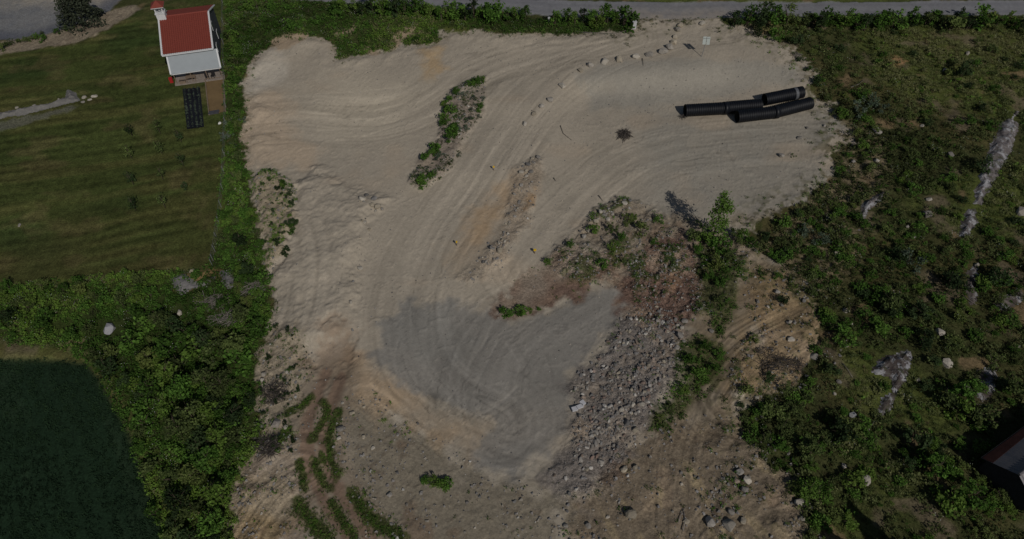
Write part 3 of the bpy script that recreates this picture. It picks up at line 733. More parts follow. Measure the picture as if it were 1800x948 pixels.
ROW = [(1195, 46, 9), (1190, 54, 10), (1186, 66, 9), (1183, 76, 10), (1177, 85, 12), (1166, 93, 16), (1141, 98, 14), (1118, 101, 14), (1089, 106, 14), (1063, 110, 15), (1037, 116, 12), (1020, 125, 10), (988, 152, 14), (967, 177, 11), (952, 188, 10), (938, 201, 9), (923, 219, 9)]
for i, (x, y, w) in enumerate(ROW):
    rock_at(x, y, w * (1.45 if y < 90 else 1.2), 'pale boulder, %s from the road in the curved row beside the driveway' % ORD[i], 'boulder', 'boulders in a curved row along the driveway', R.choice((TAN, PALE, (.34, .31, .27, 1))))
rock_at(1234, 43, 13, 'lone pale boulder by the road across from the row of boulders', col=PALE)
for x, y, w, l in ((1418, 226, 8, 'small grey boulder right below the black pipes, nearest to them'), (1405, 244, 10, 'grey boulder below the right end of the black pipes, middle of three'), (1373, 275, 13, 'angular pale boulder on the pipe platform, farthest below the pipes'),
                   (1449, 222, 7, 'small pale rock at the weedy edge right of the black pipes'), (1464, 298, 9, 'dark-sided boulder at the weedy right edge of the pipe platform'), (1472, 296, 8, 'pale stone leaning on the dark-sided boulder at the platform edge')):
    rock_at(x, y, w, l, col=GREY)
BOULD = [
    (1203, 566, 14, 'topmost smooth grey boulder in the cluster right of the rubble', GREY), (1198, 577, 9, 'pale round boulder second from top in the cluster right of the rubble', PALE), (1191, 573, 8, 'small pale boulder left side of the cluster right of the rubble', PALE),
    (1195, 591, 15, 'largest grey boulder in the cluster right of the rubble', GREY), (1190, 612, 12, 'lowest grey boulder in the cluster right of the rubble', GREY), (1202, 601, 9, 'grey boulder touching the green weeds right of the rubble', GREY), (1182, 595, 8, 'small grey stone left of the largest clustered boulder', GREY),
    (1250, 583, 10, 'boulder with deep shadow between the soil slope and the clustered boulders', GREY),
    (1108, 906, 24, 'large pointed tan boulder with deep shadow at the bottom', TAN), (1206, 917, 14, 'tan boulder beside the bare dead branches at the bottom', TAN), (1248, 918, 23, 'broad grey boulder left of the pale block at the bottom', GREY),
    (1281, 924, 28, 'largest pale tan boulder at the bottom of the soil slope', PALE), (1284, 901, 15, 'grey boulder just above the largest pale tan boulder', GREY), (1306, 917, 16, 'tan boulder right of the largest pale tan boulder', TAN),
    (1300, 831, 17, 'topmost boulder of the stacked trio on the soil slope', GREY), (1312, 845, 19, 'pale tan boulder, middle of the stacked trio', PALE), (1309, 861, 16, 'grey boulder, lowest of the stacked trio', GREY), (1294, 846, 14, 'brown boulder on the left flank of the stacked trio', BROWN),
    (1021, 809, 12, 'grey boulder with a dark shadow below the rubble pile', GREY), (1056, 813, 14, 'flat grey boulder below the rubble pile', GREY), (1097, 826, 16, 'tan half-buried boulder below the rubble, left one', TAN), (1116, 822, 13, 'tan half-buried boulder below the rubble, right one', TAN),
    (1031, 826, 10, 'tan stone under the grey shadowed boulder', TAN), (994, 925, 11, 'grey stone left at the bottom edge of the stony soil', GREY), (1034, 925, 13, 'grey stone right at the bottom edge of the stony soil', GREY), (1068, 909, 9, 'pale upright stone near the pointed tan boulder', PALE),
    (1092, 721, 11, 'pale grey round boulder at the top of the lower rubble', PALE), (1102, 744, 13, 'blue-grey boulder in the lower rubble', DARK), (1068, 750, 9, 'blue-grey small boulder left in the lower rubble', DARK), (1081, 757, 9, 'blue-grey boulder lowest in the rubble', DARK), (1117, 757, 14, 'tan flat boulder at the right foot of the rubble', TAN), (1128, 712, 12, 'bright grey boulder at the right edge of the rubble', PALE), (1112, 712, 11, 'bright grey boulder second from the rubble right edge', PALE),
    (193, 581, 24, 'smooth round grey boulder among weeds above the crop field', (.30, .30, .32, 1)), (35, 397, 8, 'small grey rock on the lower left lawn', GREY), (317, 551, 13, 'white rock in the thicket above the crop field', PALE), (333, 552, 9, 'grey rock beside the white rock in the thicket', GREY), (160, 520, 8, 'pale rock in weeds under the lawn edge', PALE), (338, 478, 11, 'tan rock at the corner of the lawn', TAN), (433, 639, 11, 'white rock near the right edge of the left thicket', PALE), (415, 686, 14, 'jagged pale rock deep in the left thicket', PALE), (98, 548, 7, 'small tan rock in the weedy strip under the lawn', TAN),
    (486, 746, 22, 'large rounded tan boulder beside the dirt track', (.27, .24, .21, 1)), (502, 752, 11, 'pale stone right of the large rounded boulder', PALE), (619, 727, 12, 'tan angular boulder right of the dirt track top', TAN), (598, 755, 15, 'grey slab boulder beside the track verge', GREY), (639, 769, 9, 'flat tan stone in the weedy ground right of the track', TAN), (656, 788, 9, 'pale flat stone in the weedy ground right of the track', PALE), (685, 871, 12, 'round grey boulder in the stony ground at lower centre', GREY), (602, 709, 7, 'pale stone at the head of the track', PALE), (640, 716, 7, 'small round stone above the tan angular boulder', TAN), (596, 771, 10, 'pale stone below the grey slab boulder', PALE),
    (464, 659, 11, 'pale boulder lower left of the spoil heap', PALE), (461, 669, 9, 'pale boulder at the thicket edge lower left of the heap', PALE), (470, 576, 9, 'pale boulder at the thicket edge left of the heap', PALE), (504, 655, 8, 'pale boulder with weeds under the heap', PALE), (470, 690, 9, 'brown rock by the thicket left of the track', BROWN), (470, 778, 12, 'grey rock in the root tangle left of the track', GREY), (455, 800, 11, 'grey broken rock lower in the root tangle', GREY), (476, 815, 9, 'grey flat rock above the combed soil', GREY),
    (1390, 598, 15, 'white boulder with black shadow on the combed soil', PALE), (1388, 567, 10, 'small white rock above the combed soil boulder', PALE), (1486, 548, 14, 'pale round boulder in weeds right of the combed soil', PALE), (1366, 514, 12, 'grey boulder on the soil under the willow weeds', GREY), (1332, 531, 10, 'grey round rock on the brown soil', GREY), (1374, 538, 9, 'grey small rock in the middle of the brown soil', GREY), (1412, 529, 11, 'dark rock at the upper end of the combed soil', DARK), (1350, 540, 8, 'pale small rock on brown soil', PALE), (1396, 568, 8, 'grey rock beside the small white rock', GREY), (1496, 570, 8, 'pale pebble-like rock right of the pale round boulder', PALE), (1486, 609, 11, 'pale rock in weeds right of the white boulder', PALE), (1430, 628, 18, 'grey lichen rock at the end of the combed soil', GREY), (1330, 700, 9, 'pale rock at the corner of the green scrub', PALE), (1466, 693, 9, 'white rock in the scrub right of the soil', PALE), (1474, 672, 11, 'grey rock among scrub below the combed soil', GREY),
    (1498, 731, 15, 'bright white rock in the middle of the lower scrub', (.45, .45, .45, 1)), (1520, 846, 24, 'large pale triangular rock in the lower scrub', PALE), (1437, 853, 17, 'grey round rock in the lower scrub', GREY), (1405, 885, 22, 'flat lichen rock near the bottom soil edge', PALE), (1410, 913, 12, 'small white rock under the flat lichen rock', PALE), (1483, 820, 12, 'white rock with a black hollow in the lower scrub', PALE), (1340, 735, 8, 'tiny white rock by the scrub edge', PALE),
    (1605, 417, 13, 'white rock right of the narrow trail in the scrub', PALE), (1632, 352, 13, 'pale upright rock in the scrub middle', PALE), (1629, 378, 20, 'grey broken rock in the scrub middle', GREY), (1595, 400, 9, 'grey rock above the white trail rock', GREY), (1793, 375, 22, 'pale rock at the right edge of the picture', PALE), (1670, 274, 14, 'grey weathered rock near the faint trail', GREY), (1455, 387, 12, 'pale rock at the weedy lot edge', PALE), (1540, 232, 20, 'grey rubble rock at the scrub above the trail', GREY), (1620, 222, 8, 'white small rock in the upper scrub', PALE), (1700, 95, 10, 'white rock near the roadside bushes', PALE), (1716, 467, 10, 'bright white rock atop the thin outcrop', PALE), (1664, 640, 22, 'tall white rock right of the forked outcrop', PALE), (1650, 585, 20, 'white lichen rock above the forked outcrop', PALE), (1612, 668, 12, 'white rock beside the forked outcrop', PALE), (1700, 680, 16, 'white speckled rock left of the dead branches', PALE), (1790, 610, 8, 'white rock at the far right edge scrub', PALE), (1660, 125, 12, 'pale rock beside the dark round bush', PALE), (1470, 450, 16, 'tan boulder in the weeds below the platform', TAN), (1475, 434, 12, 'dark-shadowed tan rock below the platform', TAN), (1500, 285, 10, 'grey rock at the orange bank edge', GREY), (1540, 284, 12, 'pale rock with shadow at the orange bank', PALE),
]
for x, y, w, l, c in BOULD: rock_at(x, y, w, l, col=c, cat='boulder' if w > 9 else 'rock')
# white slab lying at the yard's edge
p = W(1017, 717); mb = MB()
for k, (dx, dy, wv, hv) in enumerate(((-.45, -.08, .55, .42), (.1, .02, .7, .36), (.6, .16, .45, .5))): mb.box((dx, dy, .1), (wv, hv, .22), Matrix.Rotation(.15 * k, 4, 'Z'))
o = mb.build('concrete_slab', M_BLOCK, None, loc=(p.x, p.y, p.z + .02), rot=(0, .06, .3)); tag(o, 'broken white slab at the edge of the grey gravel yard', 'slab')

# stone wall on the lawn and outcrop rocks lining the bank
for i, (x, y, w) in enumerate(((148, 172, 11), (158, 176, 9), (166, 170, 12), (146, 180, 8), (104, 176, 8), (60, 186, 8), (30, 190, 7))):
    rock_at(x, y, w, 'pale loose stone, %s from the right along the low rock ledge on the lawn' % ORD[(2, 1, 0, 3, 4, 5, 6)[i]], 'stone', 'loose stones along the lawn rock ledge', R.choice((GREY, PALE)), .35, 'stone', .7)
for pts, n, lab, grp in (([(940, 282), (930, 292), (918, 305), (912, 330), (905, 360), (897, 385), (892, 400), (885, 420), (870, 445), (850, 462)], 46, 'jagged stone in the narrow rock row between the two drives', 'stones of the narrow rock row'),
                    ([(1100, 352), (1085, 356), (1070, 368), (1060, 385), (1045, 392), (1030, 400), (1018, 415)], 22, 'stone along the top edge of the weedy bank', 'stones edging the weedy bank'),
                    ([(640, 350), (662, 352), (668, 362), (648, 372), (640, 392), (636, 430), (625, 500), (622, 570), (612, 600)], 22, 'small stone along the foot of the spoil heap', 'stones along the foot of the spoil heap'),
                    ([(800, 165), (830, 185), (812, 200), (815, 215), (790, 250), (760, 270)], 18, 'grey stone among the weeds of the island between the drives', 'stones of the weedy island')):
    L = smooth_line(pts, 2)
    for i in range(n):
        x, y = R.choice(L)
        cn, cc = R.choice((('grey', GREY), ('pale', PALE), ('tan', TAN), ('dark', DARK))); wq = min(14, R.uniform(3.5, 9) * R.choice((1, 1, 1.5))); k_ = L.index((x, y)) / len(L)
        rock_at(x + R.gauss(0, 6), y + R.gauss(0, 5), wq, '%s %s %s, %s' % ('large' if wq > 8 else 'small', cn, lab, 'upper end' if k_ < .34 else 'middle' if k_ < .67 else 'lower end'), 'stone', grp, cc, .3, 'stone')

# ------------------------------------------------------------------ scatter by instances for what nobody could count
def in_poly(px_, py_, P):
    return poly_sd(np.array([px_]), np.array([py_]), P)[0] < 0
def scatter(name, n, poly_names, dens=None, seed=1, excl=()):
    """points inside world polygons, thinned by a density function -> array of xy"""
    r = np.random.RandomState(seed); out = []
    for pn in poly_names:
        P = np.array(PWD[pn]); lo = np.maximum(P.min(0), [-95, 14]); hi = np.minimum(P.max(0), [95, 118])
        area = (hi - lo).prod(); k = int(n * area)
        q = r.rand(k, 2) * (hi - lo) + lo
        keep = poly_sd(q[:, 0], q[:, 1], P) < .3
        q = q[keep]
        # only what the camera, or one a few steps aside, can see
        zc = q[:, 1] * st + (CAMH - 1) * ct; u = np.abs(q[:, 0]) / zc * FPX
        q = q[u < 980]
        if dens is not None: q = q[r.rand(len(q)) < dens(q[:, 0], q[:, 1])]
        out.append(q)
    q = np.concatenate(out)
    for e in excl:
        q = q[poly_sd(q[:, 0], q[:, 1], np.array(PWD[e])) > 0]
    return q
def zs(q):
    i = np.clip(np.searchsorted(gx, q[:, 0]) - 1, 0, NX - 2); j = np.clip(np.searchsorted(gy, q[:, 1]) - 1, 0, NY - 2)
    fx = (q[:, 0] - gx[i]) / (gx[i + 1] - gx[i]); fy = (q[:, 1] - gy[j]) / (gy[j + 1] - gy[j])
    return Hh[i, j] * (1 - fx) * (1 - fy) + Hh[i + 1, j] * fx * (1 - fy) + Hh[i, j + 1] * (1 - fx) * fy + Hh[i + 1, j + 1] * fx * fy
def instancer(name, q, z, scl, meshes, label, tint=None, tilt=.15, seed=0, color=None):
    r = np.random.RandomState(seed); n = len(q)
    me = bpy.data.meshes.new(name); me.vertices.add(n)
    me.vertices.foreach_set('co', np.column_stack([q, z]).astype(np.float32).ravel())
    def at(nm, ty, key, v):
        a = me.attributes.new(nm, ty, 'POINT'); a.data.foreach_set(key, np.asarray(v).ravel())
    at('rotv', 'FLOAT_VECTOR', 'vector', np.column_stack([r.normal(0, tilt, n), r.normal(0, tilt, n), r.rand(n) * 6.283]).astype(np.float32))
    at('sclv', 'FLOAT_VECTOR', 'vector', np.asarray(scl, np.float32) if np.ndim(scl) == 2 else np.repeat(np.asarray(scl, np.float32)[:, None], 3, 1))
    at('pick', 'INT', 'value', r.randint(0, len(meshes), n).astype(np.int32))
    at('tint', 'FLOAT', 'value', (r.rand(n) if tint is None else tint).astype(np.float32))
    c = bpy.data.collections.new(name + '_source')
    for i, m in enumerate(meshes):
        so = bpy.data.objects.new('%s_%02d' % (name, i), m); c.objects.link(so)
        if color: so.color = color[i % len(color)]
    ng = bpy.data.node_groups.new(name, 'GeometryNodeTree')
    ng.interface.new_socket('Geometry', in_out='INPUT', socket_type='NodeSocketGeometry'); ng.interface.new_socket('Geometry', in_out='OUTPUT', socket_type='NodeSocketGeometry')
    gi = ng.nodes.new('NodeGroupInput'); go = ng.nodes.new('NodeGroupOutput')
    ci = ng.nodes.new('GeometryNodeCollectionInfo'); ci.inputs[0].default_value = c; ci.inputs['Separate Children'].default_value = True; ci.inputs['Reset Children'].default_value = True
    ip = ng.nodes.new('GeometryNodeInstanceOnPoints'); ip.inputs['Pick Instance'].default_value = True
    def na(nm, ty):
        k = ng.nodes.new('GeometryNodeInputNamedAttribute'); k.data_type = ty; k.inputs[0].default_value = nm; return k.outputs[0]
    L = ng.links
    L.new(gi.outputs[0], ip.inputs['Points']); L.new(ci.outputs[0], ip.inputs['Instance']); L.new(na('pick', 'INT'), ip.inputs['Instance Index'])
    L.new(na('rotv', 'FLOAT_VECTOR'), ip.inputs['Rotation']); L.new(na('sclv', 'FLOAT_VECTOR'), ip.inputs['Scale']); L.new(ip.outputs[0], go.inputs[0])
    o = link(name, me); md = o.modifiers.new('scatter', 'NODES'); md.node_group = ng
    return tag(o, label, None, None, 'stuff')

# rubble: the 300 largest stones as individuals, the rest as one mass
q = scatter('rubble', 48, ['rubble'], lambda x, y: np.clip((.55 + .7 * samp(N2, x, y)) * sstep(-.3, 2.2, -samp(sd('rubble'), x, y) + 1.2 * samp(EN, x, y)) * (.35 + .65 * sstep(px_base(1050, 850)[1], px_base(1050, 730)[1], y)), .02, 1), 3)
rr = np.random.RandomState(5); s = .07 + .32 * rr.rand(len(q)) ** 3.6; s[rr.rand(len(q)) < .012] *= 2.4; s = np.minimum(s, .62)
big = np.argsort(-s)[:290]; rest = np.setdiff1d(np.arange(len(q)), big)
z = zs(q)
for i in big:
    o = link('rubble_stone', ROCKS[R.randrange(12)], None, (q[i, 0], q[i, 1], z[i] + s[i] * .2), (R.uniform(-.4, .4), R.uniform(-.4, .4), R.uniform(0, 6.3)), (s[i] * R.uniform(1.1, 1.7), s[i] * R.uniform(.9, 1.2), s[i] * R.uniform(.9, 1.2)))
    cn, cc = R.choice((('grey', GREY), ('brown', BROWN), ('pale', (.46, .43, .39, 1)), ('dark', DARK), ('tan', TAN), ('grey', (.2, .19, .185, 1)), ('reddish brown', (.24, .17, .14, 1)))); o.color = cc
    py = to_px((q[i, 0], q[i, 1], z[i])); zn = ('upper' if py[1] < 620 else 'middle' if py[1] < 690 else 'lower') + (' left' if py[0] < 1080 else ' right')
    tag(o, '%s %s stone in the %s part of the rubble pile' % ('large' if s[i] > .34 else 'medium', cn, zn), 'stone', 'larger stones of the rubble pile')
RC = (GREY, BROWN, (.27, .23, .20, 1), DARK, PALE, BROWN, GREY, TAN)
instancer('rubble', q[rest], z[rest] + s[rest] * .04, s[rest] * 1.3, PEBBLES, 'crushed stones covering the rubble pile', tilt=.5, seed=2, color=RC)
q = scatter('stones', 15, ['soilbottom', 'bottomtan', 'bank', 'browntop', 'leftlow', 'brownlow', 'soilright', 'rockrow', 'island', 'weedpile'], lambda x, y: np.clip(.35 + .9 * samp(N2, x, y) + .5 * samp(N3, x, y), .03, 1), 13)
s = .06 + .30 * rr.rand(len(q)) ** 4
instancer('loose_stones', q, zs(q) + s * .12, s * 1.2, PEBBLES, 'loose small stones strewn over the soil', tilt=.5, seed=3, color=(TAN, BROWN, GREY, PALE, TAN, BROWN, GREY, TAN))
q = scatter('stones', 2.6, ['lot'], lambda x, y: np.clip(.22 + .6 * samp(N1, x, y) + .8 * samp(edge, x, y), .02, 1), 19)
q = q[samp(m_lot, q[:, 0], q[:, 1]) > .7]; s = .045 + .17 * rr.rand(len(q)) ** 4
instancer('scattered_pebbles', q, zs(q) + s * .1, s * 1.2, PEBBLES, 'pebbles scattered over the bare lot', tilt=.5, seed=4, color=(TAN, GREY, PALE, TAN))

# ------------------------------------------------------------------ foliage meshes
def quads_mesh(name, C, size, mats, seed, up=.5, aspect=.62, mi=None):
    """one leaf-shaped quad for every centre; leaf tone kept as an attribute"""
    r = np.random.RandomState(seed); n = len(C); C = np.asarray(C, float)
    nr = r.normal(0, 1, (n, 3)); nr[:, 2] = np.abs(nr[:, 2]) + up; nr /= np.linalg.norm(nr, axis=1, keepdims=True)
    t = r.normal(0, 1, (n, 3)); u = np.cross(nr, t); u /= np.linalg.norm(u, axis=1, keepdims=True); v = np.cross(nr, u)
    sz = (np.asarray(size) * (.6 + .8 * r.rand(n)))[:, None]
    V = np.stack([C - u * sz, C - v * sz * aspect, C + u * sz, C + v * sz * aspect], 1).reshape(-1, 3)
    me = bpy.data.meshes.new(name); me.vertices.add(4 * n); me.vertices.foreach_set('co', V.astype(np.float32).ravel())
    me.loops.add(4 * n); me.loops.foreach_set('vertex_index', np.arange(4 * n, dtype=np.int32)); me.polygons.add(n)
    me.polygons.foreach_set('loop_start', np.arange(0, 4 * n, 4, dtype=np.int32)); me.polygons.foreach_set('loop_total', np.full(n, 4, np.int32)); me.update(calc_edges=True)
    a = me.attributes.new('leaf', 'FLOAT', 'FACE'); a.data.foreach_set('value', r.rand(n).astype(np.float32))
    for m in (mats if isinstance(mats, (list, tuple)) else [mats]): me.materials.append(m)
    if mi is not None: me.polygons.foreach_set('material_index', np.asarray(mi, np.int32))
    return me
def lobes(seed, n, h=1.0, rad=.5, nl=9, low=.15, lobe=.3):
    r = np.random.RandomState(seed); out = []
    for k in range(nl):
        a = r.rand() * 6.283; d = rad * math.sqrt(r.rand()) * .75; zc = h * (low + (1 - low) * (r.rand() ** .8) * (1 - .55 * d / rad))
        c = np.array([d * math.cos(a), d * math.sin(a), zc]); m = n // nl
        v = r.normal(0, 1, (m, 3)); v /= np.linalg.norm(v, axis=1, keepdims=True); v *= (lobe * (.55 + .6 * r.rand())) * (r.rand(m, 1) ** .45)
        p = c + v * [1, 1, .8]; p[:, 2] = np.maximum(p[:, 2], .03); out.append(p)
    return np.concatenate(out)
def stems(seed, h, rad, n=5, r0=.03):
    r = random.Random(seed); mb = MB()
    for k in range(n):
        a = r.uniform(0, 6.28); d = rad * r.uniform(.2, .7)
        mb.tube([(0.04 * math.cos(a), .04 * math.sin(a), -.05), (d * .4 * math.cos(a), d * .4 * math.sin(a), h * .4), (d * math.cos(a), d * math.sin(a), h * r.uniform(.6, .85))], [r0, r0 * .7, r0 * .25], 4)
    return mb
def shrub_mesh(name, seed, mat, n=430, h=1., rad=.55, leaf=.055, nl=11, lobe=.26):
    C = lobes(seed, n, h, rad, nl, .12, lobe)
    me = quads_mesh(name, C, leaf, [mat, M_BARK], seed + 1)
    st_ = stems(seed, h, rad, 4, .018)
    bm = bmesh.new(); bm.from_mesh(me)
    vs_ = [bm.verts.new(v) for v in st_.V]
    for f in st_.F:
        k = bm.faces.new([vs_[i] for i in f]); k.material_index = 1
    bm.to_mesh(me); bm.free()
    return me
SH = {'bright': [shrub_mesh('shrub', 500 + i, M_LEAF, (430, 800, 300)[i % 3], 1., (.55, .5, .65)[i % 3], (.055, .038, .075)[i % 3], (11, 15, 8)[i % 3], (.26, .2, .3)[i % 3]) for i in range(6)], 'olive': [shrub_mesh('shrub', 520 + i, M_LEAF2, (430, 800, 300)[i % 3], 1., (.55, .6, .5)[i % 3], (.055, .036, .07)[i % 3], (11, 16, 7)[i % 3], (.26, .18, .32)[i % 3]) for i in range(6)],
      'dark': [shrub_mesh('shrub', 540 + i, M_LEAFD, 480) for i in range(4)], 'silver': [shrub_mesh('shrub', 560 + i, M_SILV, 420, 1., .75) for i in range(3)],
      'tall': [shrub_mesh('shrub', 580 + i, M_LEAF, 520, 1., .30, .042, 13, .17) for i in range(6)], 'darktall': [shrub_mesh('shrub', 600 + i, M_LEAFD, 520, 1., .32, .042, 13, .18) for i in range(3)]}
def shrub(x, y, h, kind, label, group=None, wide=1.0, name='shrub', cat='shrub'):
    p = W(x, y); o = link(name, R.choice(SH[kind]), None, (p.x, p.y, p.z - .04), (R.uniform(-.06, .06), R.uniform(-.06, .06), R.uniform(0, 6.28)), (h * wide, h * wide * R.uniform(.85, 1.15), h * R.uniform(.85, 1.1)))
    return tag(o, label, cat, group)

ORDW = ['first', 'second', 'third', 'fourth', 'fifth', 'sixth', 'seventh', 'eighth', 'ninth', 'tenth', 'eleventh', 'twelfth', 'thirteenth', 'fourteenth', 'fifteenth', 'sixteenth', 'seventeenth', 'eighteenth', 'nineteenth', 'twentieth']
ORDW += ['twenty-' + k for k in ORDW[:9]] + ['thirtieth'] + ['thirty-' + k for k in ORDW[:9]] + ['fortieth']
# roadside hedge left of the driveway: tall upright bushes
nh = -1
for i in range(34):
    x = 610 + i * 14.7 + R.uniform(-4, 4); y = 24 + (x - 610) * .045 + R.uniform(-5, 5)
    if 925 < x < 965: continue
    nh += 1
    shrub(x, y, R.uniform(2.4, 4.0), R.choice(('tall', 'tall', 'bright', 'darktall')), 'upright leafy bush, %s from the left in the roadside hedge before the driveway' % ORDW[nh], 'bushes of the roadside hedge left of the driveway', R.uniform(.8, 1.15), 'hedge_bush', 'bush')
for i in range(30):
    x = R.uniform(405, 610); y = R.uniform(-4, 55)
    shrub(x, y, R.uniform(.9, 1.9), R.choice(('bright', 'olive', 'bright')), 'low leafy shrub in the green corner right of the cottage, %s%s' % ('by the fence, ' if x < 470 else 'in the middle, ' if x < 540 else 'towards the hedge, ', 'upper' if y < 15 else 'middle' if y < 35 else 'lower'), 'shrubs in the corner right of the cottage')
for x, y, h, k, l in ((1290, 46, 3.2, 'darktall', 'dark upright bush at the driveway mouth, leftmost'), (1312, 44, 3.6, 'tall', 'upright bush second from the driveway mouth'), (1338, 44, 4.6, 'darktall', 'tallest dark bush right of the driveway mouth'), (1358, 50, 4.4, 'tall', 'tall bush touching the paved road right of the driveway'),
                      (1384, 46, 4.0, 'olive', 'spreading olive bush reaching over the road edge'), (1330, 62, 2.2, 'dark', 'low dark bush at the upper right lip of the lot'), (1398, 78, 2.2, 'dark', 'dark rounded bush on the shoulder right of the lot'), (1362, 70, 2.0, 'bright', 'bright shrub behind the upper right lip of the lot')):
    shrub(x, y, h, k, l, None, 1.0, 'roadside_bush', 'bush')
for i in range(36):
    x = 1415 + i * 11 + R.uniform(-4, 4); y = 46 + R.uniform(-5, 9)
    shrub(x, y, R.uniform(1.8, 3.4), R.choice(('tall', 'bright', 'bright', 'olive', 'darktall')), 'leafy bush, %s from the left in the roadside row right of the driveway' % ORDW[i], 'bushes of the roadside row right of the driveway', R.uniform(.9, 1.2), 'roadside_bush', 'bush')

def spread(poly, n, mind, seed, margin=0.0):
    r = random.Random(seed); P = PWD[poly]; A_ = np.array(P); out = []
    tries = 0
    while len(out) < n and tries < n * 60:
        tries += 1
        q = (r.uniform(max(-85, A_[:, 0].min()), min(85, A_[:, 0].max())), r.uniform(max(17, A_[:, 1].min()), min(110, A_[:, 1].max())))
        if poly_sd(np.array([q[0]]), np.array([q[1]]), A_)[0] > -margin: continue
        a, b = to_px((q[0], q[1], hz(*q)))
        if not (-40 < a < 1840 and -25 < b < 985): continue
        if any((q[0] - c[0]) ** 2 + (q[1] - c[1]) ** 2 < mind * mind for c in out): continue
        out.append(q)
    return out
KEEP_CLEAR = [PW(v) for v in (
    [(1790, 190), (1800, 240), (1765, 290), (1735, 340), (1715, 420), (1685, 420), (1690, 380), (1715, 300), (1745, 235)], [(1610, 605), (1606, 655), (1580, 700), (1545, 740), (1540, 700), (1560, 670), (1525, 660), (1550, 615)],
    [(1560, 330), (1545, 375), (1505, 400), (1515, 350)], [(1725, 450), (1722, 545), (1695, 545), (1692, 470)], [(1540, 400), (1640, 330), (1660, 350), (1560, 470)], [(295, 475), (415, 470), (440, 520), (440, 580), (360, 580), (300, 520)], [(1730, 740), (1850, 740), (1850, 900), (1790, 880)], [(170, 560), (220, 560), (220, 600), (170, 600)])]
def clear(q): return all(poly_sd(np.array([q[0]]), np.array([q[1]]), np.array(P))[0] > .4 for P in KEEP_CLEAR)
cnt = 0
for q in spread('thicket', 125, 1.25, 31, .4):
    if not clear(q): continue
    a, b = to_px((q[0], q[1], 1))
    if b < 480 and a < 397: continue
    big_ = b > 560
    kd = R.choice(('bright', 'bright', 'olive', 'dark') if big_ else ('bright', 'bright', 'olive')); hs_ = R.uniform(1.1, 2.3) if big_ else R.uniform(.8, 1.6)
    o = link('thicket_shrub', R.choice(SH[kd]), None, (q[0], q[1], hz(*q) - .05), (0, 0, R.uniform(0, 6.28)), tuple(np.array([1.15, 1.15, 1.]) * hs_))
    zn = 'strip between lawn and lot' if b < 470 else 'thicket just under the lawn' if b < 600 else 'thicket right of the crop field' if b < 760 else 'lower thicket beside the crop field'
    tag(o, '%s %s green shrub in the %s%s' % ('tall' if hs_ > 1.6 else 'low', kd, zn, '' if b < 470 else ', lot side' if a > 340 else ', field side'), 'shrub', 'shrubs of the thicket left of the lot')
for q in spread('scrub', 150, 1.7, 37, .6):
    if not clear(q): continue
    a, b = to_px((q[0], q[1], 1))
    k = 1.0 + .5 * (b > 550)
    kd = R.choice(('olive', 'olive', 'bright', 'dark')); hs_ = R.uniform(.6, 1.45) * k
    o = link('scrub_shrub', R.choice(SH[kd]), None, (q[0], q[1], hz(*q) - .05), (0, 0, R.uniform(0, 6.28)), tuple(np.array([1.2, 1.2, .95]) * hs_))
    zn = 'upper' if b < 220 else 'middle' if b < 430 else 'lower middle' if b < 640 else 'lower'
    tag(o, '%s %s green shrub in the %s scrub, %s' % ('large' if hs_ > 1.2 else 'low', kd, zn, 'nearer the bare lot' if a < 1600 else 'towards the right edge'), 'shrub', 'shrubs of the scrub right of the lot')
for x, y, h, k, l in ((1688, 135, 2.6, 'dark', 'dark round bush standing alone in the upper right scrub'), (1505, 200, 2.0, 'silver', 'wide silvery willow bush right of the black pipes'), (1528, 185, 1.9, 'silver', 'silvery willow bush, upper half of the pale patch'), (1545, 195, 1.7, 'silver', 'silvery willow bush, right edge of the pale patch'), (1595, 468, 2.3, 'silver', 'silvery dark bush at the end of the narrow trail'), (1575, 458, 2.0, 'dark', 'dark bush left of the silvery trail bush'),
                      (1412, 410, 1.6, 'silver', 'pale silvery willow at the lower right edge of the platform'), (1440, 425, 1.5, 'silver', 'pale silvery willow among white flowers below the platform'), (1375, 395, 1.5, 'bright', 'bright green bush on the platform lip'), (1665, 505, 2.7, 'dark', 'large dark bush with black shadow in the middle scrub'), (1750, 500, 2.6, 'dark', 'large dark bush right of the thin outcrop'), (1725, 300, 2.2, 'dark', 'dark juniper left of the long outcrop')):
    shrub(x, y, h, k, l, None, 1.0)
BANK = [(965, 462, 1.0), (1000, 432, .9), (1040, 410, 1.0), (1075, 405, 1.2), (1100, 392, 1.4), (1115, 385, 1.0), (1130, 410, 1.4), (1095, 425, 1.2), (1160, 390, 1.0), (1075, 440, 1.1), (1060, 470, 1.0), (1150, 430, .8), (1100, 460, .9), (1215, 420, 1.4), (1235, 430, 1.7), (1262, 438, 1.8), (1225, 445, 1.3), (1290, 425, 1.6), (1305, 420, 1.2), (1255, 470, 1.5), (1270, 500, 1.3), (1245, 490, 1.3),
        (1285, 455, 1.1), (1265, 530, 1.0), (1240, 615, 1.1), (1260, 625, 1.2), (1215, 640, 1.1), (1230, 665, 1.2), (1200, 690, 1.0), (1175, 715, 1.0), (1250, 650, 1.0), (1160, 740, .9)]
for x, y, h in BANK:
    shrub(x + R.uniform(-3, 3), y + R.uniform(-3, 3), h * 1.25, R.choice(('bright', 'bright', 'olive')), '%s green shrub on the %s' % ('tall' if h > 1.2 else 'low', 'weedy bank above the brown soil, left part' if x < 1080 else 'weedy bank above the brown soil, right part' if x < 1200 else 'green column below the young tree' if y < 560 else 'green strip right of the rubble'), 'shrubs of the bank right of the gravel yard')
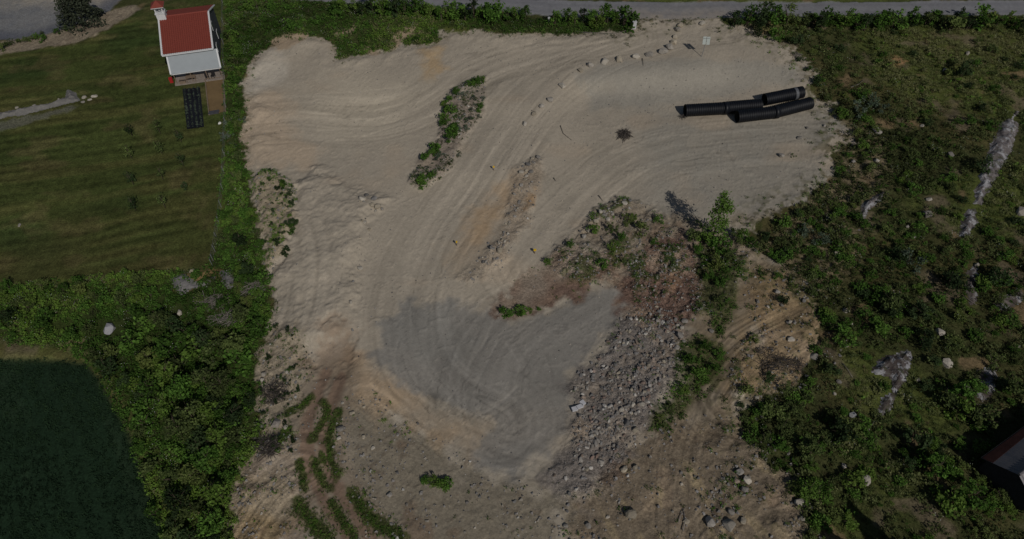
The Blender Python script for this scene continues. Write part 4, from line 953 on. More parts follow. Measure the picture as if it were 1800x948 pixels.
ISL = [(838, 146, .9), (828, 152, .8), (848, 144, .8), (800, 165, .8), (788, 180, 1.0), (792, 198, 1.0), (845, 190, .7), (782, 215, 1.0), (795, 235, 1.0), (790, 248, 1.1), (765, 265, 1.0), (750, 280, .9), (770, 272, .8), (745, 320, .9), (738, 327, .8), (760, 310, .7), (800, 225, .8)]
ISL += [(x + R.uniform(-9, 12), y + R.uniform(-8, 10), h * R.uniform(.6, .9)) for x, y, h in ISL]
for x, y, h in ISL: shrub(x, y, h * 1.35, 'bright', '%s bright shrub on the weedy island between the drives, %s' % ('small' if h < .8 else 'larger', 'top' if y < 175 else 'upper middle' if y < 230 else 'lower middle' if y < 285 else 'bottom'), 'shrubs of the weedy island', 1.1)
for x, y, h in ((885, 550, 1.0), (893, 553, .9), (915, 548, 1.1), (912, 556, .9), (930, 548, .6), (947, 545, .5), (762, 850, 1.2), (775, 858, 1.0), (785, 852, .9), (750, 845, .8)):
    shrub(x, y, h * .9, 'bright', 'small green shrub in the %s clump on the bare lot' % ('upper' if y < 600 else 'lower'), 'shrub clump above the gravel yard' if y < 600 else 'shrub clump below the gravel yard', 1.3)
for i in range(16):
    x, y = R.choice(((508, 340), (514, 360), (512, 385), (506, 410), (500, 440), (496, 330), (470, 320), (485, 420)))
    shrub(x + R.gauss(0, 4), y + R.gauss(0, 6), R.uniform(.5, .9), 'dark' if i % 3 else 'bright', 'low dark weed clump on the stony mound left of the spoil heap', 'weed clumps of the stony mound', 1.2, 'weed_clump', 'weed')
for x, y, l in ((400, 216, 'white-flowering bush on the fence line, top one'), (404, 242, 'white-flowering bush on the fence line, second'), (392, 244, 'white-flowering bush on the fence line, left one'), (428, 214, 'white-flowering bush at the sand edge right of the fence'), (410, 262, 'white-flowering bush on the fence line, lowest')):
    shrub(x, y, 1.0, 'silver', l)
for i, (x, y) in enumerate(((600, 88), (620, 92), (640, 78), (655, 88), (668, 80), (610, 76), (720, 74), (745, 68), (765, 60), (755, 74), (735, 72))):
    shrub(x, y, R.uniform(.6, 1.0), 'bright', 'low shrub on the green tongue reaching into the lot top, %s' % ('left lobe, ' + ('upper' if y < 84 else 'lower') if x < 690 else 'right lobe, ' + ('upper' if y < 70 else 'lower')), 'shrubs of the green tongue', 1.3)
for i, (x, y) in enumerate(((1440, 345), (1425, 368), (1400, 380), (1385, 398), (1448, 330), (1468, 310), (1470, 200), (1452, 178), (1436, 150), (1420, 125), (1405, 108), (1345, 420), (1320, 432), (1340, 485), (1365, 488), (1395, 505), (1375, 530), (1325, 600), (1350, 668), (1310, 690), (1300, 715))):
    shrub(x, y, R.uniform(.7, 1.3), R.choice(('bright', 'dark', 'olive')), 'ragged shrub on the right rim of the bare lot, %s stretch' % ('upper' if y < 260 else 'middle' if y < 450 else 'lower'), 'shrubs on the right rim of the lot', 1.2)
for i, (x, y) in enumerate(((22, 78), (35, 76), (48, 74), (57, 72), (68, 70), (80, 68), (78, 74), (12, 82), (102, 60), (118, 54), (132, 50), (75, 62), (5, 90))):
    shrub(x, y, R.uniform(.8, 1.3), R.choice(('olive', 'bright')), 'small rounded shrub planted in the stony strip by the parking', 'shrubs of the stony planting strip')

# ------------------------------------------------------------------ undergrowth
def weed_mesh(name, seed, mats, n=44, leaf=.075, fl=0, h=.5):
    C = lobes(seed, n, h, .5, 6, .1, .22); mi = np.zeros(len(C), int); sz = np.full(len(C), leaf)
    if fl:
        r = np.random.RandomState(seed); k = r.choice(len(C), fl, replace=False); mi[k] = 1; C[k, 2] = h + .05 + .12 * r.rand(fl); sz[k] = .03
    return quads_mesh(name, C, sz, mats, seed + 3, .6, .62, mi)
def grass_mesh(name, seed, mat, n=18, h=.5):
    r = random.Random(seed); V = []; F = []
    for k in range(n):
        a = r.uniform(0, 6.28); d = r.uniform(0, .3); x, y = d * math.cos(a), d * math.sin(a); b = a + r.uniform(-1, 1); l = h * r.uniform(.5, 1); w = .025
        t = (x + l * .6 * math.cos(b), y + l * .6 * math.sin(b), l * .85)
        V += [(x - w * math.sin(b), y + w * math.cos(b), 0), (x + w * math.sin(b), y - w * math.cos(b), 0), t]; F.append((3 * k, 3 * k + 1, 3 * k + 2))
    me = mesh_from(name, V, F, mat); a_ = me.attributes.new('leaf', 'FLOAT', 'FACE'); a_.data.foreach_set('value', [r.random() for _ in F])
    return me
WEED = [weed_mesh('weed', 700 + i, [M_WEED, M_FLOWER]) for i in range(5)]
WEEDB = [weed_mesh('weed', 720 + i, [M_WEEDB, M_FLOWER]) for i in range(5)]
WEEDF = [weed_mesh('weed', 740 + i, [M_WEED, M_FLOWER], 44, .07, 7) for i in range(3)]
GRASS = [grass_mesh('grass', 760 + i, M_WEED, 22, .55) for i in range(3)]
GRASSB = [grass_mesh('grass', 770 + i, M_GRASSB, 30, .5) for i in range(3)]
GRDRY = [grass_mesh('grass', 780 + i, M_DRY, 20, .5) for i in range(3)]
OUTC = ['outcrop']
def veg(name, n, polys, meshes, label, smin, smax, dens, seed, green_only=True, clearit=True, hs=1.0):
    q = scatter(name, n, polys, dens, seed)
    if green_only: q = q[(samp(m_lot, q[:, 0], q[:, 1]) < .5) & (samp(m_road, q[:, 0], q[:, 1]) < .3)]
    if clearit:
        for P in KEEP_CLEAR[:4] + KEEP_CLEAR[6:]:
            q = q[poly_sd(q[:, 0], q[:, 1], np.array(P)) > -.05 - .45 * np.abs(samp(EN, q[:, 0], q[:, 1]))]
    r = np.random.RandomState(seed + 50); s = smin + (smax - smin) * r.rand(len(q)) ** 1.6
    tint = np.clip(.42 + .9 * samp(ZONE, q[:, 0], q[:, 1]) + .4 * samp(N1, q[:, 0], q[:, 1]) + .55 * samp(N2, q[:, 0], q[:, 1]) + r.normal(0, .16, len(q)), 0, 1)
    return instancer(name, q, zs(q) - .02, np.column_stack([s, s, s * hs]), meshes, label, tint, .12, seed)
BAREZ = np.maximum(sstep(.22, .45, fbm(X * .22 + 21, Y * .22, 4, 1)), sstep(.3, .5, fbm(X * .3 + 71, Y * .3, 4, 10)))
nz = lambda x, y: np.clip(.55 + .9 * samp(N2, x, y) - .5 * samp(ZONE, x, y), .08, 1) * (1 - .85 * samp(BAREZ, x, y))
 
veg('scrub_undergrowth', 7.0, ['scrub'], WEED + GRASS + WEED + WEED + WEEDB[:2] + WEEDF[:1], 'tangled weeds and grass of the scrub right of the lot', .25, 1.5, nz, 61)
veg('scrub_grass', 9.0, ['scrub'], GRASSB + GRASS[:1], 'bright grass tufts of the scrub right of the lot', .35, 1.0, lambda x, y: np.clip(.25 + 1.6 * samp(ZONE, x, y) + .5 * samp(N2, x, y), .03, 1) * (1 - .8 * samp(BAREZ, x, y)), 60)
veg('dry_grass', 2.6, ['scrub'], GRDRY, 'dry pale grass in the scrub right of the lot', .5, 1.1, lambda x, y: np.clip(-.15 - 1.2 * samp(N2, x, y) + .5 * samp(N1, x, y) + .3, 0, 1), 62)
veg('thicket_undergrowth', 7.0, ['thicket'], WEEDB + WEEDB + GRASS[:1] + WEEDF[:1], 'dense weeds of the thicket left of the lot', .6, 1.4, lambda x, y: np.clip(.8 + .7 * samp(N2, x, y), .25, 1), 63, True, True)
veg('hedge_undergrowth', 7.0, ['hedge'], WEEDB + WEED[:2] + WEEDF[:1], 'weeds under the roadside hedge', .6, 1.3, lambda x, y: np.clip(.75 + .7 * samp(N2, x, y), .25, 1), 64)
veg('bank_weeds', 5.0, ['greenstrip', 'greencol'], WEEDB + WEED[:2], 'weeds on the green strip right of the rubble', .5, 1.1, lambda x, y: np.clip(.7 + .8 * samp(N2, x, y), .1, 1), 65, False, False)
veg('slope_weeds', 4.6, ['bank', 'island', 'island', 'weedpile', 'weedpile', 'browntop'], WEEDB + WEEDF[:1], 'scattered weeds on the stony banks of the lot', .3, .8, lambda x, y: np.clip(.25 + 1.3 * samp(N2, x, y) + .6 * samp(N3, x, y), 0, 1), 66, False, False)
veg('lot_weeds', 2.6, ['bottomtan', 'soilbottom', 'comb', 'brownleft', 'rubble'], WEEDB, 'sparse small weeds on the stony ground', .16, .6, lambda x, y: np.clip(-.08 + 1.2 * samp(N1, x, y) + .9 * samp(N3, x, y) + .5 * samp(N2, x, y), 0.03, 1), 67, False, False)
veg('edge_weeds', 3.4, ['lot'], WEEDB + WEEDF[:1] + GRDRY[:1], 'weeds creeping in along the edge of the lot', .3, .85, lambda x, y: np.clip(samp(edge, x, y) * (.3 + 1.2 * samp(N3, x, y)), 0, 1), 68, False, False)
veg('scrub_thicket', .75, ['scrub'], SH['olive'] + SH['bright'] + SH['bright'], 'closed low leafy brush filling the scrub right of the lot', .35, 1.7, lambda x, y: np.clip(sstep(75, 42, y) * .75 + .05 + .8 * samp(N2, x, y) - .6 * samp(ZONE, x, y), 0, 1) * (1 - .8 * samp(BAREZ, x, y)), 81, hs=.7)
veg('left_thicket', .5, ['thicket'], SH['bright'][:4] + SH['olive'][:2], 'closed leafy brush filling the thicket left of the lot', .35, 1.7, lambda x, y: np.clip(sstep(75, 45, y) * .6 + .25 + .8 * samp(N2, x, y), 0, 1), 82)
veg('island_weeds', 9.0, ['island'], WEED + WEEDF + SH['silver'][:1], 'grey-green weeds covering the island between the drives', .2, .7, lambda x, y: np.clip(.45 + .9 * samp(N3, x, y) + .6 * samp(N2, x, y), .08, 1), 88, False, False)
veg('straw', 6.0, ['soilright', 'comb'], GRDRY, 'dry straw lying over the combed soil', .3, .8, lambda x, y: np.clip(.1 + .9 * samp(straw, x, y) + .6 * samp(N2, x, y), 0, 1), 86, False, False)
veg('green_tufts', 3.4, ['rightmid', 'soilbottom'], WEEDB + GRASSB[:1], 'green tufts on the brown soil right of the rubble', .25, .8, lambda x, y: np.clip(-.02 + 1.3 * samp(N2, x, y) + .7 * samp(N3, x, y), 0, 1), 87, False, False)
veg('mound_weeds', 16.0, ['weedpile', 'leftlow'], WEEDB + SH['dark'][:1], 'small weeds dotting the stony mounds along the left edge of the lot', .15, .6, lambda x, y: np.clip(.28 + 1.0 * samp(N3, x, y) + .7 * samp(N2, x, y), .04, 1), 85, False, False)
veg('rim_weeds', 3.0, ['lot'], WEEDB + WEED[:2] + GRASSB[:1] + GRDRY[:1], 'weeds and grass fading from the scrub into the right side of the lot', .3, 1.0, lambda x, y: np.clip(samp(edge2, x, y) * (.25 + 1.3 * samp(N3, x, y) + .9 * samp(N2, x, y)), 0, 1), 84, False, False)
veg('flowering_weeds', 3.0, ['trans'], WEEDF + WEED[:1] + GRDRY[:1], 'pale flowering weeds along the right edge of the lot', .4, .9, lambda x, y: np.clip(.5 + 1.0 * samp(N2, x, y), .05, 1), 83)
q = scatter('crop', 11, ['field'], None, 69); q = q[(samp(m_field, q[:, 0], q[:, 1]) > .5) & ((np.sin(samp(dF, q[:, 0], q[:, 1]) * 7.0) > -.55) | (rr.rand(len(q)) < .25)) & ~((np.abs(np.abs(samp(dF, q[:, 0], q[:, 1])) - 4.2) < .22) | (np.abs(np.abs(samp(dF, q[:, 0], q[:, 1])) - 5.9) < .22))]
CROP = [weed_mesh('crop_plant', 800 + i, [M_CROP], 26, .075, 0, .22) for i in range(4)]
instancer('crop_plants', q, zs(q), .45 + .35 * rr.rand(len(q)), CROP, 'dense dark green crop plants filling the field', np.clip(.5 + .6 * samp(N1, q[:, 0], q[:, 1]) + .2 * rr.randn(len(q)), 0, 1), .1, 9)
# track verge grass
VG = []
for L_, w_ in VERGE:
    for k in range(len(L_) - 1):
        (ax, ay), (bx, by) = L_[k], L_[k + 1]; Ls = math.hypot(bx - ax, by - ay)
        for _ in range(int(Ls * w_ * 150)):
            t = R.random(); off = R.gauss(0, w_ * R.choice((.5, .5, 1.1))); VG.append((ax + (bx - ax) * t - (by - ay) / Ls * off, ay + (by - ay) * t + (bx - ax) / Ls * off))
VG = np.array(VG); instancer('track_verge', VG, zs(VG), .22 + .3 * rr.rand(len(VG)), WEEDB[:2] + GRASSB + GRASS, 'green grass on the middle and sides of the dirt track', None, .1, 10)

# ------------------------------------------------------------------ trees
M_CONE = leaf_material('conifer_needles', (.04, .055, .035), (.12, .14, .09), yellow=(.10, .12, .075))
def tree(name, x, y, h, rad, n, leaf, mat, label, lean=(0, 0), seed=1, low=.3, conic=False, cat='tree', group=None, grey=False, nl=22, lobe=.16):
    p = W(x, y); t = empty(name, (p.x, p.y, p.z)); r = random.Random(seed)
    top = Vector((lean[0], lean[1], h))
    if conic:
        rs = np.random.RandomState(seed); C = []
        for k in range(n):
            f = rs.rand() ** .75; zc = h * (.06 + .93 * (1 - f)); a = rs.rand() * 6.283; rr_ = rad * f * (.35 + .65 * rs.rand() ** .5) * (1 + .25 * math.sin(a * 5 + zc * 3))
            C.append((rr_ * math.cos(a) + lean[0] * zc / h, rr_ * math.sin(a) + lean[1] * zc / h, zc - .12 * rr_))
        C = np.array(C)
    elif nl >= 40:
        rs = np.random.RandomState(seed); C = []
        for k in range(nl):
            f = .10 + .9 * rs.rand(); a = rs.rand() * 6.283; d_ = rad * (1.05 - .6 * f) * rs.rand() ** .5
            c0 = np.array([d_ * math.cos(a), d_ * math.sin(a), f * h]) + np.array([lean[0] * f, lean[1] * f, 0]); C.append(c0 + rs.normal(0, 1, (n // nl, 3)) * [.26, .26, .3])
        C = np.concatenate(C); C[:, 2] = np.clip(C[:, 2], .3, h)
    else:
        C = lobes(seed, n, h, rad, nl, low, h * lobe) + np.outer(np.ones(n // nl * nl), [0, 0, 0]); C[:, :2] += np.outer(C[:, 2] / h, lean)
    link('crown', quads_mesh('crown', C, leaf, mat, seed + 9), t)
    mb = MB(); mb.tube([(0, 0, -.2), top * .4 + Vector((.05, 0, 0)), top * .93], [.035 * h ** .8 * .7, .022 * h ** .8 * .7, .01], 7)
    for k in range(9 if not conic else 3):
        z0 = r.uniform(.25, .7); a = r.uniform(0, 6.28); b = top * z0
        mb.tube([b, b + Vector((math.cos(a) * rad * .4, math.sin(a) * rad * .4, h * .12)), b + Vector((math.cos(a) * rad * .75, math.sin(a) * rad * .75, h * .22))], [.012 * h ** .8 * .7, .008 * h ** .8 * .7, .004], 5)
    mb.build('trunk', M_BARK, t, True)
    return tag(t, label, cat, group)
tree('young_tree', 1252, 418, 6.6, 1.5, 1700, .12, M_LEAF, 'young leafy tree standing alone on the bank below the platform', (.1, .1), 41, .10, nl=46, lobe=.07)
tree('spruce_tree', 148, 42, 9.5, 3.2, 6500, .17, M_CONE, 'large dark green conifer beside the gravel parking', (-.3, 0), 42, conic=True)
tree('spruce_tree', 1510, 1005, 5.0, 1.2, 2600, .14, M_LEAFD, 'narrow dark conifer at the bottom edge, left one', (0, 0), 43, conic=True)
tree('spruce_tree', 1600, 1010, 6.5, 1.4, 3200, .14, M_LEAFD, 'narrow dark conifer at the bottom edge, right one', (0, 0), 44, conic=True)
for i, (x, y, h) in enumerate(((330, 700, 3.4), (322, 770, 3.8), (300, 668, 2.8), (345, 745, 3.2), (375, 820, 3.0), (395, 690, 3.0), (340, 600, 2.6), (420, 620, 2.7), (395, 880, 3.0), (270, 640, 2.4))):
    w = ('upper', 'central', 'upper left', 'central right', 'lower', 'right', 'top', 'top right', 'lowest', 'leftmost')[i]
    tree('alder_tree', x, y, h, 1.25, 760, .13, (M_LEAF, M_LEAF2)[i % 2], 'small bushy alder rising above the left thicket, %s one' % w, (R.uniform(-.2, .2), R.uniform(-.2, .2)), 60 + i, .25, group='alders rising above the left thicket', nl=16, lobe=.2)
for i, (x, y, h) in enumerate(((1560, 545, 2.2), (1610, 560, 2.2), (1680, 700, 2.2), (1420, 800, 2.1), (1475, 765, 2.0), (1640, 830, 2.3), (1720, 745, 2.2), (1600, 780, 2.0), (1700, 880, 2.4), (1770, 690, 2.2))):
    w = ('above the combed soil end', 'above the forked outcrop', 'right of the dead branches', 'at the lower soil edge', 'left of the bright white rock', 'in the lower right thicket', 'above the barn', 'below the forked outcrop', 'left of the barn', 'at the right edge')[i]
    tree('alder_tree', x, y, h, 1.4, 760, .13, (M_LEAF2, M_LEAFD, M_LEAF)[i % 3], 'small bushy alder in the right scrub, %s' % w, (0, 0), 90 + i, .2, group='alders in the right scrub', nl=16, lobe=.2)
for i, (x, y, h) in enumerate(((250, 560, 2.0), (290, 575, 2.3), (365, 610, 2.4), (300, 720, 2.8), (365, 680, 2.6), (415, 740, 2.5), (390, 780, 2.8), (345, 850, 2.8), (320, 890, 2.6), (380, 930, 2.8), (425, 560, 2.0), (440, 480, 1.8), (435, 380, 1.8), (415, 320, 1.7), (425, 430, 1.9), (265, 690, 2.2))):
    w = ('above the grey boulder', 'right of the grey boulder', 'under the brush heaps', 'near the field edge', 'in the middle of the thicket', 'near the lot edge', 'lower middle', 'lower left', 'low by the field', 'at the bottom edge', 'beside the brush heaps', 'between lawn and heap', 'in the middle of the strip', 'at the top of the strip', 'lower in the strip', 'at the field corner')[i]
    tree('hazel_bush', x, y, h, h * .5, 640, .115, (M_LEAF, M_LEAF2, M_LEAFD)[i % 3], 'rounded leafy bush in the left thicket, %s' % w, (R.uniform(-.2, .2), 0), 160 + i, .2, cat='bush', group='rounded bushes of the left thicket', nl=14, lobe=.22)
SAP = [(233, 240), (282, 235), (319, 250), (285, 271), (323, 292), (232, 279), (235, 325), (287, 316), (239, 370), (291, 366), (328, 334)]
SAPL = ['top left of the planted rows', 'top middle of the planted rows', 'top right of the planted rows', 'second row, middle', 'right column, second', 'left column, second', 'left column, third', 'middle column, third', 'bottom left of the planted rows', 'bottom middle of the planted rows', 'smallest, right column bottom']
for i, (x, y) in enumerate(SAP):
    tree('sapling', x, y, 2.3 if i < 10 else 1.2, .5, 170, .10, (M_LEAFD, M_LEAF2)[i % 2], 'young sapling planted on the lawn, %s' % SAPL[i], (0, 0), 120 + i, .25, cat='sapling', group='saplings planted on the lawn', nl=8, lobe=.2)

# ------------------------------------------------------------------ bedrock outcrops
def outcrop(pts, hgt, label, col, name='rock_outcrop', mat=None, cell=.22, rough=1.0):
    P = np.array(PW(pts)); lo = P.min(0) - .3; hi = P.max(0) + .3
    xs = np.arange(lo[0], hi[0], cell); ys = np.arange(lo[1], hi[1], cell); XX, YY = np.meshgrid(xs, ys, indexing='ij')
    d = poly_sd(XX, YY, P) + .3 * fbm(XX * 1.1, YY * 1.1, 3, 4) * rough + .25 * np.maximum(0, fbm(XX * .5 + 8, YY * .5, 2, 9) - .3) * 4 * rough
    q = np.column_stack([XX.ravel(), YY.ravel()]); Z = zs(q).reshape(XX.shape)
    steps = np.round(fbm(XX * .6 + 5, YY * .35, 3, 6) * 5) / 5
    Z = Z - .12 + hgt * sstep(0, .8, -d) * (.75 + .45 * steps * rough + .35 * fbm(XX * 1.6, YY * 1.6, 3, 7)) + .13 * (d < .1)
    ids = -np.ones(XX.shape, int); V = []; F = []
    ok = d < .12
    for i, j in zip(*np.where(ok)): ids[i, j] = len(V); V.append((XX[i, j], YY[i, j], Z[i, j]))
    for i in range(len(xs) - 1):
        for j in range(len(ys) - 1):
            a = (ids[i, j], ids[i + 1, j], ids[i + 1, j + 1], ids[i, j + 1])
            if min(a) >= 0: F.append(a)
    c = Vector((P[:, 0].mean(), P[:, 1].mean(), hz(P[:, 0].mean(), P[:, 1].mean())))
    # skirt into the ground so the slab is solid from every side
    V = [Vector(v) - c for v in V]
    ed = {}
    for f in F:
        for a, b in zip(f, f[1:] + f[:1]): ed[(a, b)] = ed.get((a, b), 0) + 1
    for (a, b) in list(ed):
        if (b, a) not in ed:
            k = len(V); V += [V[b] - Vector((0, 0, .5)), V[a] - Vector((0, 0, .5))]; F.append((b, a, k + 1, k))
    o = link(name, mesh_from(name, V, F, mat or M_OUT), None, c); o.color = col
    return tag(o, label, 'outcrop')
OD = (.07, .055, .05, 1); OG = (.12, .105, .105, 1)
outcrop([(1790, 192), (1790, 232), (1768, 285), (1742, 330), (1726, 358), (1708, 362), (1718, 312), (1738, 262), (1755, 218)], .45, 'longest pale rock outcrop running down the upper right scrub', OG)
outcrop([(1716, 366), (1719, 390), (1702, 417), (1687, 416), (1688, 386), (1700, 368)], .5, 'shorter outcrop continuing below the longest one', OG)
outcrop([(1606, 614), (1603, 652), (1582, 684), (1570, 715), (1543, 738), (1546, 702), (1566, 668), (1538, 662), (1528, 652), (1550, 625), (1580, 614)], .5, 'forked dark outcrop with white lichen in the lower right scrub', OD)
outcrop([(1718, 455), (1724, 472), (1714, 500), (1718, 532), (1705, 542), (1696, 510), (1700, 478)], .35, 'thin outcrop with white spots between two dark bushes', OD)
outcrop([(1556, 334), (1552, 352), (1530, 368), (1512, 398), (1506, 384), (1520, 352)], .45, 'grey outcrop in the weeds right of the platform', OG)
outcrop([(1500, 372), (1522, 372), (1524, 395), (1510, 405), (1516, 388)], .35, 'small curved lichen outcrop beside the grey one', OG)
outcrop([(-20, 206), (0, 200), (40, 191), (90, 182), (115, 172), (119, 158), (132, 164), (142, 178), (120, 184), (95, 190), (50, 202), (0, 212), (-20, 216)], .55, 'low grey rock ledge crossing the upper lawn', (.15, .145, .14, 1), 'rock_ledge', M_ROCK, cell=.16, rough=.8)
outcrop([(300, 492), (325, 482), (345, 496), (378, 484), (376, 500), (346, 508), (316, 520), (302, 508)], .5, 'stony grey heap at the lower right corner of the lawn', (.15, .145, .145, 1), 'stone_heap', M_ROCK, rough=.5)
outcrop([(388, 477), (410, 474), (413, 500), (401, 509), (390, 502)], .5, 'small upright grey stone heap beside the fence end', (.17, .165, .165, 1), 'stone_heap', M_ROCK, rough=.5)
outcrop([(1745, 520), (1790, 508), (1800, 530), (1770, 548), (1740, 545)], .25, 'flat brown rock slab at the right edge', OD)
outcrop([(1715, 650), (1755, 640), (1750, 690), (1725, 712), (1712, 690)], .25, 'flat brown bedrock under the dead branches', OD)

# ------------------------------------------------------------------ brush piles, dead branches
def brush(x, y, rx, ry, n, label, mat=M_TWIGD, h=.5, L=1.4, name='brush_pile', rad=.02):
    p = W(x, y); mb = MB(); r = random.Random(int(x * 7 + y))
    for k in range(n):
        a = r.uniform(0, 6.28); d = math.sqrt(r.random()); c = Vector((rx * d * math.cos(a), ry * d * math.sin(a), 0)); c.z = hz(p.x + c.x, p.y + c.y) - p.z + r.uniform(.02, h) * (1 - d * d * .8)
        b = r.uniform(0, 6.28); v = Vector((math.cos(b), math.sin(b), r.uniform(-.25, .35))) * L * r.uniform(.3, .6)
        m = c + Vector((r.uniform(-.12, .12), r.uniform(-.12, .12), r.uniform(0, .1)))
        q0, q1 = c - v, c + v
        for q in (q0, q1): q.z = max(q.z, hz(p.x + q.x, p.y + q.y) - p.z + .01)
        mb.tube([q0, m, q1], [rad * r.uniform(.8, 1.5), rad, rad * .4], 3, False)
    return tag(mb.build(name, mat, None, loc=p), label, 'brush pile')
brush(1097, 238, .75, .85, 110, 'dark round heap of twigs alone on the sand')
brush(1200, 207, .5, .25, 26, 'few dark twigs at the left mouth of the pipes', L=.9)
brush(372, 532, 1.6, .55, 120, 'grey dead brush heap below the lawn corner, upper one', M_TWIG, .5, 1.7)
brush(398, 562, 1.6, .8, 130, 'grey dead brush heap below the lawn corner, lower one', M_TWIG, .6, 1.5)
brush(447, 508, .9, 1.2, 110, 'pinkish dead branches at the thicket edge left of the heap', M_TWIG, .6, 1.8)
brush(470, 785, 1.3, 1.0, 120, 'tangle of dug-up roots left of the dirt track', M_TWIGD, .6, 1.4)
brush(485, 690, 1.4, 1.2, 130, 'brown root and soil tangle above the large rounded boulder', M_TWIGD, .5, 1.3)
brush(1375, 640, 2.4, .8, 150, 'dark uprooted brush along the foot of the combed soil', M_TWIGD, .5, 1.3)
brush(1400, 98, .6, .5, 40, 'pale dead twigs at the upper right shoulder of the lot', M_TWIG, .4, 1.0)
brush(1350, 620, 1.4, .6, 50, 'dark clods and twigs beside the combed soil', M_TWIGD, .4, .9)
def stick(pts, rad, label, mat=M_TWIG, name='dead_branch', cat='branch', up=.08, group=None):
    Q = [W(x, y) for x, y in pts]; c = Q[0].copy(); mb = MB()
    mb.tube([q - c + Vector((0, 0, up + rad)) for q in Q], [rad * (1 - .6 * i / (len(Q) - 1)) for i in range(len(Q))], 5)
    return tag(mb.build(name, mat, None, True, loc=c), label, cat, group)
stick([(1200, 934), (1204, 915), (1201, 898), (1205, 890)], .06, 'tall bare dead branch beside the tan bottom boulder')
stick([(1192, 920), (1197, 905), (1203, 893)], .05, 'shorter bare branch left of the tan bottom boulder')
stick([(1690, 520), (1704, 530), (1716, 538)], .05, 'dead branch left of the flat brown slab'); stick([(1750, 526), (1765, 521), (1779, 517)], .06, 'straight dead pole above the flat brown slab')
stick([(1740, 650), (1752, 665), (1764, 683)], .06, 'straight dead pole right of the flat bedrock'); stick([(1718, 668), (1723, 685), (1730, 705)], .05, 'thin dead pole on the left of the flat bedrock')
stick([(1670, 711), (1700, 711), (1738, 714)], .05, 'long thin pole lying across the lower scrub'); stick([(1495, 155), (1508, 150), (1518, 142)], .06, 'pale dead branch left of the silvery willows')
stick([(1523, 762), (1532, 748), (1546, 728)], .05, 'thin dead branch below the forked outcrop'); stick([(1480, 640), (1490, 652), (1498, 665)], .05, 'thin dead branch below the combed soil end')
stick([(1129, 104), (1130, 110), (1131, 117)], .05, 'dark stick at the top of the sand embankment', M_TWIGD); stick([(1052, 345), (1056, 350), (1060, 355)], .05, 'reddish stick lying above the bank', M_TWIGD)
stick([(973, 314), (977, 320)], .05, 'short dark stick on the sand right of the rock row', M_TWIGD); stick([(985, 222), (990, 236), (1005, 248)], .04, 'thin root lying on the sand above the stick', M_TWIGD)
stick([(1013, 58), (1085, 61), (1106, 53)], .06, 'long pole lying along the driveway under the hedge'); stick([(478, 712), (482, 700), (480, 690)], .09, 'dug-up root stump left of the track', M_TWIGD)
stick([(130, 540), (133, 530)], .06, 'short pale log in the weeds under the lawn')

# ------------------------------------------------------------------ black corrugated pipes
def pipe(a, b, label, collar=False):
    r0 = .84; A_ = W(*a); B_ = W(*b); A_.z += r0 - .03; B_.z += r0 - .03
    d = B_ - A_; L = d.length; t = empty('culvert_pipe', A_); t.rotation_mode = 'QUATERNION'; t.rotation_quaternion = d.to_track_quat('X', 'Z')
    n = 40
    def lathe(prof, nm, mat):
        V = []; F = []
        for x, r in prof:
            for j in range(n): V.append((x, r * math.cos(2 * math.pi * j / n), r * math.sin(2 * math.pi * j / n)))
        for i in range(len(prof) - 1):
            for j in range(n): F.append((i * n + j, i * n + (j + 1) % n, (i + 1) * n + (j + 1) % n, (i + 1) * n + j))
        return link(nm, mesh_from(nm, V, F, mat, None, True), t)
    pitch = .29; prof = [(0, r0 - .10), (0, r0 - .01)]; k = int(L / pitch)
    for i in range(k):
        x = i * L / k; w = L / k
        prof += [(x + .10 * w, r0), (x + .52 * w, r0), (x + .64 * w, r0 - .075), (x + .9 * w, r0 - .075)]
    prof += [(L, r0 - .01), (L, r0 - .10)]
    lathe(prof, 'corrugated_wall', M_PIPE)
    lathe([(0, r0 - .10), (L, r0 - .10)], 'liner', M_PIPEIN)
    if collar: lathe([(L - .35, r0), (L - .35, r0 + .03), (L + .25, r0 + .03), (L + .25, r0)], 'coupling_band', M_PIPE)
    return tag(t, label, 'pipe', 'black corrugated pipes on the sand platform')
pipe((1202, 203), (1273, 199), 'leftmost black corrugated pipe, open end to the left', True)
pipe((1275, 198), (1334, 193), 'black corrugated pipe continuing the leftmost one')
pipe((1341, 184), (1407, 171), 'uppermost black corrugated pipe with a pale band near its right end')
pipe((1293, 214), (1361, 206), 'lower front black corrugated pipe with open left end', True)
pipe((1363, 205), (1421, 190), 'rightmost black corrugated pipe continuing the lower front one')
# pale strap round the uppermost pipe
p0 = W(1341, 184); p1 = W(1407, 171); dd = (p1 - p0); c = p0 + dd * .80 + Vector((0, 0, .81)); Vv = []; Ff = []
for i, (x, r) in enumerate(((-.2, .845), (-.2, .855), (.2, .855), (.2, .845))):
    for j in range(32): Vv.append((x, r * math.cos(j * math.pi / 16), r * math.sin(j * math.pi / 16)))
for i in range(3):
    for j in range(32): Ff.append((i * 32 + j, i * 32 + (j + 1) % 32, (i + 1) * 32 + (j + 1) % 32, (i + 1) * 32 + j))
o = link('pipe_label_band', mesh_from('pipe_label_band', Vv, Ff, simple('grey_tape', (.10, .105, .115), .6, .3, .5, 6)), None, c); o.rotation_mode = 'QUATERNION'; o.rotation_quaternion = dd.to_track_quat('X', 'Z')
tag(o, 'pale grey band wrapped round the uppermost black pipe', 'band')

